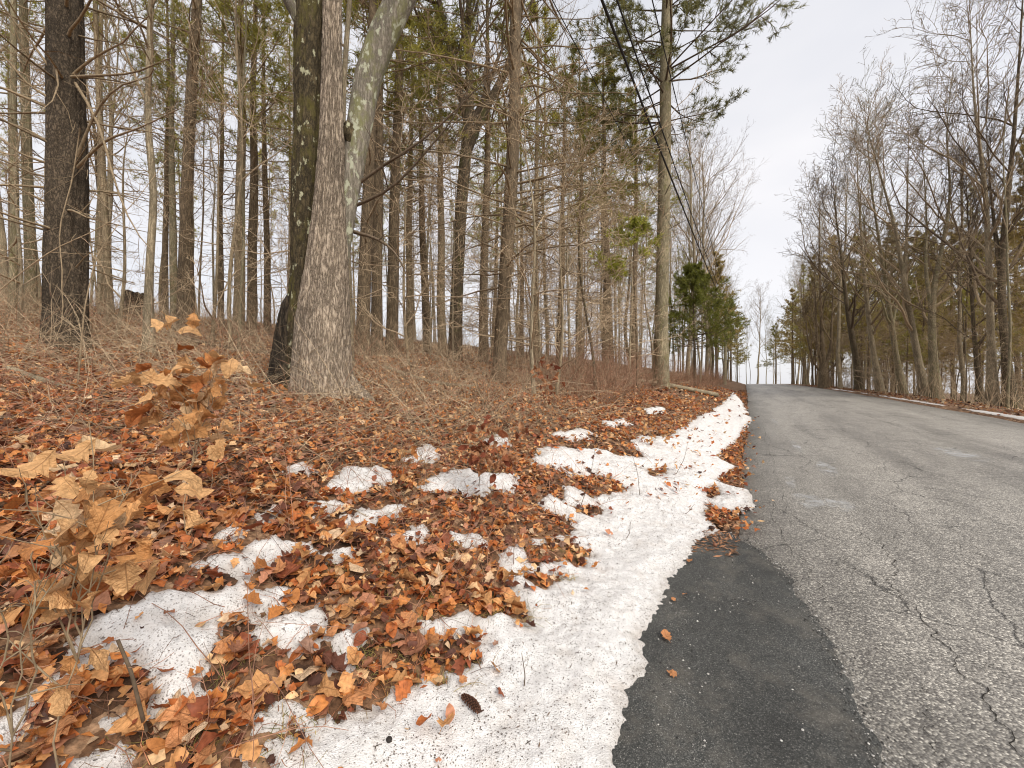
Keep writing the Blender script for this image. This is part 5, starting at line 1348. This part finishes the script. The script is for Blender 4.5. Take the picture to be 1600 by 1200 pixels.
def sapling(label, base_px, d, stems, leaves, size, seed, meshes, group=None, spread_=0.06, scol='gray'):
    r = rs(seed); b = spot(base_px, d)
    S_ = thing('leafy_sapling', label, 'sapling', b, 0, group)
    mb = MB(); paths = []
    for rows in stems:
        P = resample(np.array([b - [0, 0, 0.03] if not paths else paths[0][4] + b] + [pt(a, c, d + o) for a, c, o in rows]), 12) - b
        kk = np.arange(12); P[1:, 0] += 0.035 * fbm(kk * 0.45, kk * 0 + seed + len(paths), seed, 3)[1:] * (d / 2 + 0.5); P[1:, 1] += 0.05 * fbm(kk * 0.45, kk * 0 + 9 + len(paths), seed, 3)[1:]
        paths.append(P)
        add_tubes(mb, P[None], np.linspace(0.0028, 0.0012, 12)[None], 5, TW[scol], r, 0.1)
    Pm = np.array(paths); Rm = np.tile(np.linspace(0.005, 0.002, 12), (len(Pm), 1))
    Pt, Rt = spawn(Pm, Rm, r, 6, 0.25, 1.0, (30, 70), 0.28, 5, 0.7, 0.03, 0.15, rmin=0.0015); add_tubes(mb, Pt, Rt, 4, TW[scol], r, 0.1)
    obj('stem', mb.mesh('stem', M['twig']), S_)
    allp = np.concatenate([Pt[:, 2:].reshape(-1, 3), Pm[:, 4:].reshape(-1, 3)])
    for k in range(leaves):
        p_ = allp[r.randint(len(allp))] + r.normal(0, spread_, 3) * np.array([1, 1, 0.6])
        o = obj('leaf', meshes[r.randint(len(meshes))], S_, p_)
        o.scale = (size * r.uniform(0.7, 1.2),) * 3
        o.rotation_euler = (r.normal(-0.8, 0.5), r.normal(0, 0.6), r.uniform(0, 6.28))
sapling('nearest oak sapling with big tan leaves at the lower left', 100, 1.15, [[(130, 850, 0), (150, 740, 0), (165, 660, 0.05)], [(90, 860, 0), (50, 800, -0.05), (30, 760, -0.1)], [(150, 850, 0), (200, 780, 0.05), (225, 730, 0.1)], [(60, 870, 0), (95, 800, 0.05), (120, 720, 0.1)], [(120, 870, 0), (170, 820, 0.05), (190, 760, 0.1)]], 50, 0.105, 1401, SAP_ME)
sapling('oak sapling drooping tan leaves at the very left, below the nearest one', 20, 1.05, [[(30, 950, 0), (60, 900, 0), (110, 850, 0)], [(0, 960, 0), (-10, 900, 0), (20, 850, 0)], [(60, 960, 0), (90, 900, 0.05), (60, 830, 0.1)]], 14, 0.10, 1402, SAP_ME)
sapling('mid sized oak sapling of pale tan leaves left of the big oak foot', 300, 2.1, [[(300, 640, 0), (290, 580, 0), (270, 540, 0.05), (258, 505, 0.05)], [(310, 650, 0), (330, 600, 0), (345, 560, 0)], [(285, 660, 0), (240, 620, 0), (220, 590, 0)], [(305, 640, 0), (270, 600, 0), (300, 560, 0)]], 92, 0.115, 1403, SAP_ME, spread_=0.05)
sapling('low sapling of russet drooping leaves in the middle of the bank', 775, 3.4, [[(775, 720, 0), (770, 690, 0), (760, 668, 0)], [(785, 715, 0), (805, 690, 0), (815, 672, 0)], [(760, 720, 0), (738, 700, 0), (722, 690, 0)]], 85, 0.085, 1404, RED_ME, spread_=0.05)
sapling('small tuft of russet leaves on a stem before the thicket', 855, 5.2, [[(856, 600, 0), (852, 575, 0), (848, 560, 0)], [(858, 600, 0), (866, 585, 0), (870, 572, 0)]], 40, 0.09, 1405, RED_ME, spread_=0.05)
sapling('low pale leaved sprig left of the russet sapling', 632, 3.2, [[(632, 690, 0), (630, 672, 0), (628, 660, 0)]], 14, 0.07, 1406, SAP_ME, spread_=0.03)
sapling('low orange leaved sprig at the snow edge below the roadside pine', 1020, 6.4, [[(1015, 690, 0), (1010, 665, 0), (1005, 650, 0)], [(1025, 690, 0), (1040, 668, 0)]], 40, 0.08, 1407, SAP_ME, spread_=0.07)

# ------------------------------------------------------------------ twigs, branches, log, stump that can be told apart
def stick(name, label, cat, pts, rad, col, seed, twigs=3, mat=None, k=7, taper=0.35, lift=None):
    """pts: (px, py, d) or (px, py) on the ground"""
    r = rs(seed)
    W = np.array([pt(*p_) if len(p_) == 3 else at(*p_) + np.array([0, 0, rad + 0.01]) for p_ in pts])
    base = W[0].copy(); T_ = thing(name, label, cat, base)
    P = resample(W, 16) - base
    mb = MB(); R_ = np.linspace(rad, rad * taper, 16)
    add_tubes(mb, P[None], R_[None], k, TW[col], r, 0.05)
    mb.f.append(np.array([list(range(k))])); mb.f.append(np.array([list(range(15 * k, 16 * k))]))
    obj('stem', mb.mesh('stem', mat or M['twig']), T_)
    if twigs:
        mb2 = MB(); P2, R2 = spawn(P[None], R_[None], r, twigs, 0.2, 1.0, (25, 60), 0.28, 6, 0.55, 0.02, 0.16, rmin=rad * 0.2)
        add_tubes(mb2, P2, R2, 4, TW[col], r, 0.1)
        P3, R3 = spawn(P2, R2, r, 3, 0.3, 1.0, (25, 60), 0.45, 4, 0.6, 0.02, 0.16, rmin=rad * 0.15); add_tubes(mb2, P3, R3, 3, TW[col], r, 0.1)
        obj('twigs', mb2.mesh('twigs', M['twig']), T_)['kind'] = 'stuff'
lg0, lg1 = spot(955, 16.5), spot(1120, 20.0)
lg0[2] += 0.12; lg1[2] += 0.10
W = np.array([lg0 + [0, 0, 0.10], 0.5 * (lg0 + lg1), lg1 + [0, 0, 0.02]]); W[1][2] = max(float(H(W[1][0], W[1][1])) + 0.12, 0.5 * (W[0][2] + W[2][2]))
T_ = thing('fallen_log', 'long bare fallen log lying at the foot of the roadside pine', 'log', lg1)
P = resample(W, 20) - lg1; mb = MB().add(*bark_tube(P, np.linspace(0.07, 0.12, 20), 10, 88, 0.1)); mb.f.append(np.array([list(range(190, 200))])); mb.f.append(np.array([list(range(10))]))
obj('bole', mb.mesh('bole', M['bark_gray']), T_)
stick('fallen_branch', 'pale forked branch lying across the leaves below the big oak', 'branch', [(405, 660), (450, 662), (520, 658), (600, 655), (700, 660)], 0.012, 'tan', 1501, 4)
stick('fallen_branch', 'crooked pale twig from the forked branch down toward the snow', 'branch', [(420, 660), (470, 690), (505, 715), (520, 740)], 0.010, 'tan', 1502, 3)
stick('fallen_branch', 'dark crooked branch lying in the brush right of the oak', 'branch', [(640, 575), (665, 568), (685, 562)], 0.03, 'dark', 1503, 3)
stick('fallen_branch', 'pale stick lying on leaves behind the nearest sapling', 'branch', [(0, 800), (60, 770), (95, 745), (120, 730)], 0.010, 'dark', 1504, 2)
stick('fallen_branch', 'thin bent branch crossing the leaves left of the snow patches', 'branch', [(280, 870), (330, 770), (350, 745), (400, 740)], 0.007, 'tan', 1505, 4)
stick('vine', 'pale vine looping down in front of the rugged pine', 'vine', [(125, 200, 5.5), (112, 290, 5.5), (95, 340, 5.4), (90, 380, 5.4), (100, 420, 5.3), (95, 450, 5.3), (97, 480, 5.2), (106, 505, 5.2), (90, 522, 5.1), (40, 527, 5.0), (-30, 526, 5.0)], 0.008, 'gray', 1506, 2, taper=0.7)
stick('vine', 'thin pale shoot curving across the rugged pine trunk', 'vine', [(-20, 470, 4.6), (40, 420, 4.6), (90, 385, 4.6), (140, 365, 4.6), (200, 330, 4.6), (260, 250, 4.7)], 0.007, 'tan', 1507, 5)
stick('shoot', 'bent dark shoot rising left of the banded tree', 'shoot', [(118, 640, 4.2), (125, 560, 4.2), (132, 480, 4.2), (150, 400, 4.3), (185, 350, 4.4)], 0.010, 'gray', 1508, 4)
stick('stub', 'broken upright stub in the snow patch at lower left', 'stick', [(228, 1150), (215, 1090, 1.30), (205, 1050, 1.29), (184, 1000, 1.28)], 0.006, 'dark', 1509, 0, taper=0.8)
for k, (lb, a, b) in enumerate([('thin twig standing in the snow above the pine cone', (818, 1090), (815, 1020)), ('short twig on the snow right of the leaf clump', (850, 1010), (863, 1028)), ('thin upright shoot at the right of the leaf clump', (905, 800), (930, 700)), ('upright shoot in the middle snow patch', (1000, 780), (985, 700)),
                                ('slim upright shoot near the upper snow band', (1055, 745), (1075, 690)), ('leaning thin shoot on the snow near the road', (1058, 812), (1085, 788)), ('slim shoot rising from the long snow patch', (748, 765), (748, 672)), ('short dark shoot before the fuller snow', (975, 850), (985, 815))]):
    g = at(*a); dd = g[1]
    stick('twig', lb, 'twig', [tuple(a), ((a[0] + b[0]) / 2 + 4, (a[1] + b[1]) / 2, dd), (b[0], b[1], dd - 0.02)], 0.0035, 'dark', 1520 + k, 2)
# uprooted stump far left
sb = spot(210, 17)
T_ = thing('tree_stump', 'dark upturned stump with a pale split on the leafy rise', 'stump', sb)
a = np.linspace(0, 2 * math.pi, 24, endpoint=False); rows = []
for q, (zz_, rr) in enumerate([(-0.2, 0.42), (0.15, 0.36), (0.4, 0.33), (0.7, 0.36), (0.95, 0.40), (0.9, 0.28), (0.6, 0.2)]):
    n_ = 1 + 0.3 * fbm(np.cos(a) * 2 + q * 0.3, np.sin(a) * 2, 95, 3)
    rows.append(np.stack([rr * n_ * np.cos(a), rr * n_ * np.sin(a), zz_ + 0.1 * fbm(np.cos(a) * 3, np.sin(a) * 3 + q * 0.1, 96, 3)], 1))
q = np.arange(24); fs = np.concatenate([np.stack([r_ * 24 + q, r_ * 24 + (q + 1) % 24, (r_ + 1) * 24 + (q + 1) % 24, (r_ + 1) * 24 + q], 1) for r_ in range(6)])
mbb = MB().add(np.array(rows).reshape(-1, 3), fs); mbb.f.append(np.array([list(range(144, 168))]))
obj('bole', mbb.mesh('bole', M['bark_black']), T_)
P = np.array([[-0.05, -0.46, 0.0], [-0.02, -0.42, 0.25], [0.0, -0.40, 0.5]]); obj('split', MB().add(*tubes(P[None], np.array([[0.05, 0.06, 0.02]]), 8)).mesh('split', M['bark_oak_pale']), T_)
for k, (lb, p0, p1, w_) in enumerate([('grey fallen trunk in the brush right of the big oak', (600, 9.0), (745, 8.2), 0.06), ('dark fallen trunk behind the forked tree', (690, 16.0), (860, 14.5), 0.09), ('dark fallen trunk on the rise below the stump', (150, 13.5), (300, 12.0), 0.09), ('dark fallen trunk lying behind the mid sized sapling', (270, 9.5), (420, 9.0), 0.08), ('grey fallen trunk on the leaves left of the rugged pine foot', (10, 4.3), (110, 4.0), 0.035)]):
    A, B = spot(*p0), spot(*p1)
    T_ = thing('fallen_log', lb, 'log', A)
    P = np.linspace(0, 1, 14)[:, None] * (B - A)[None] + A; P[:, 2] = H(P[:, 0], P[:, 1]) + w_ * 0.8; P -= A
    mb = MB().add(*bark_tube(P, np.linspace(w_, w_ * 0.75, 14), 10, 97 + k, 0.15)); mb.f.append(np.array([list(range(10))])); mb.f.append(np.array([list(range(130, 140))]))
    obj('bole', mb.mesh('bole', M['bark_dark'] if k in (1, 2, 3) else M['bark_gray']), T_)
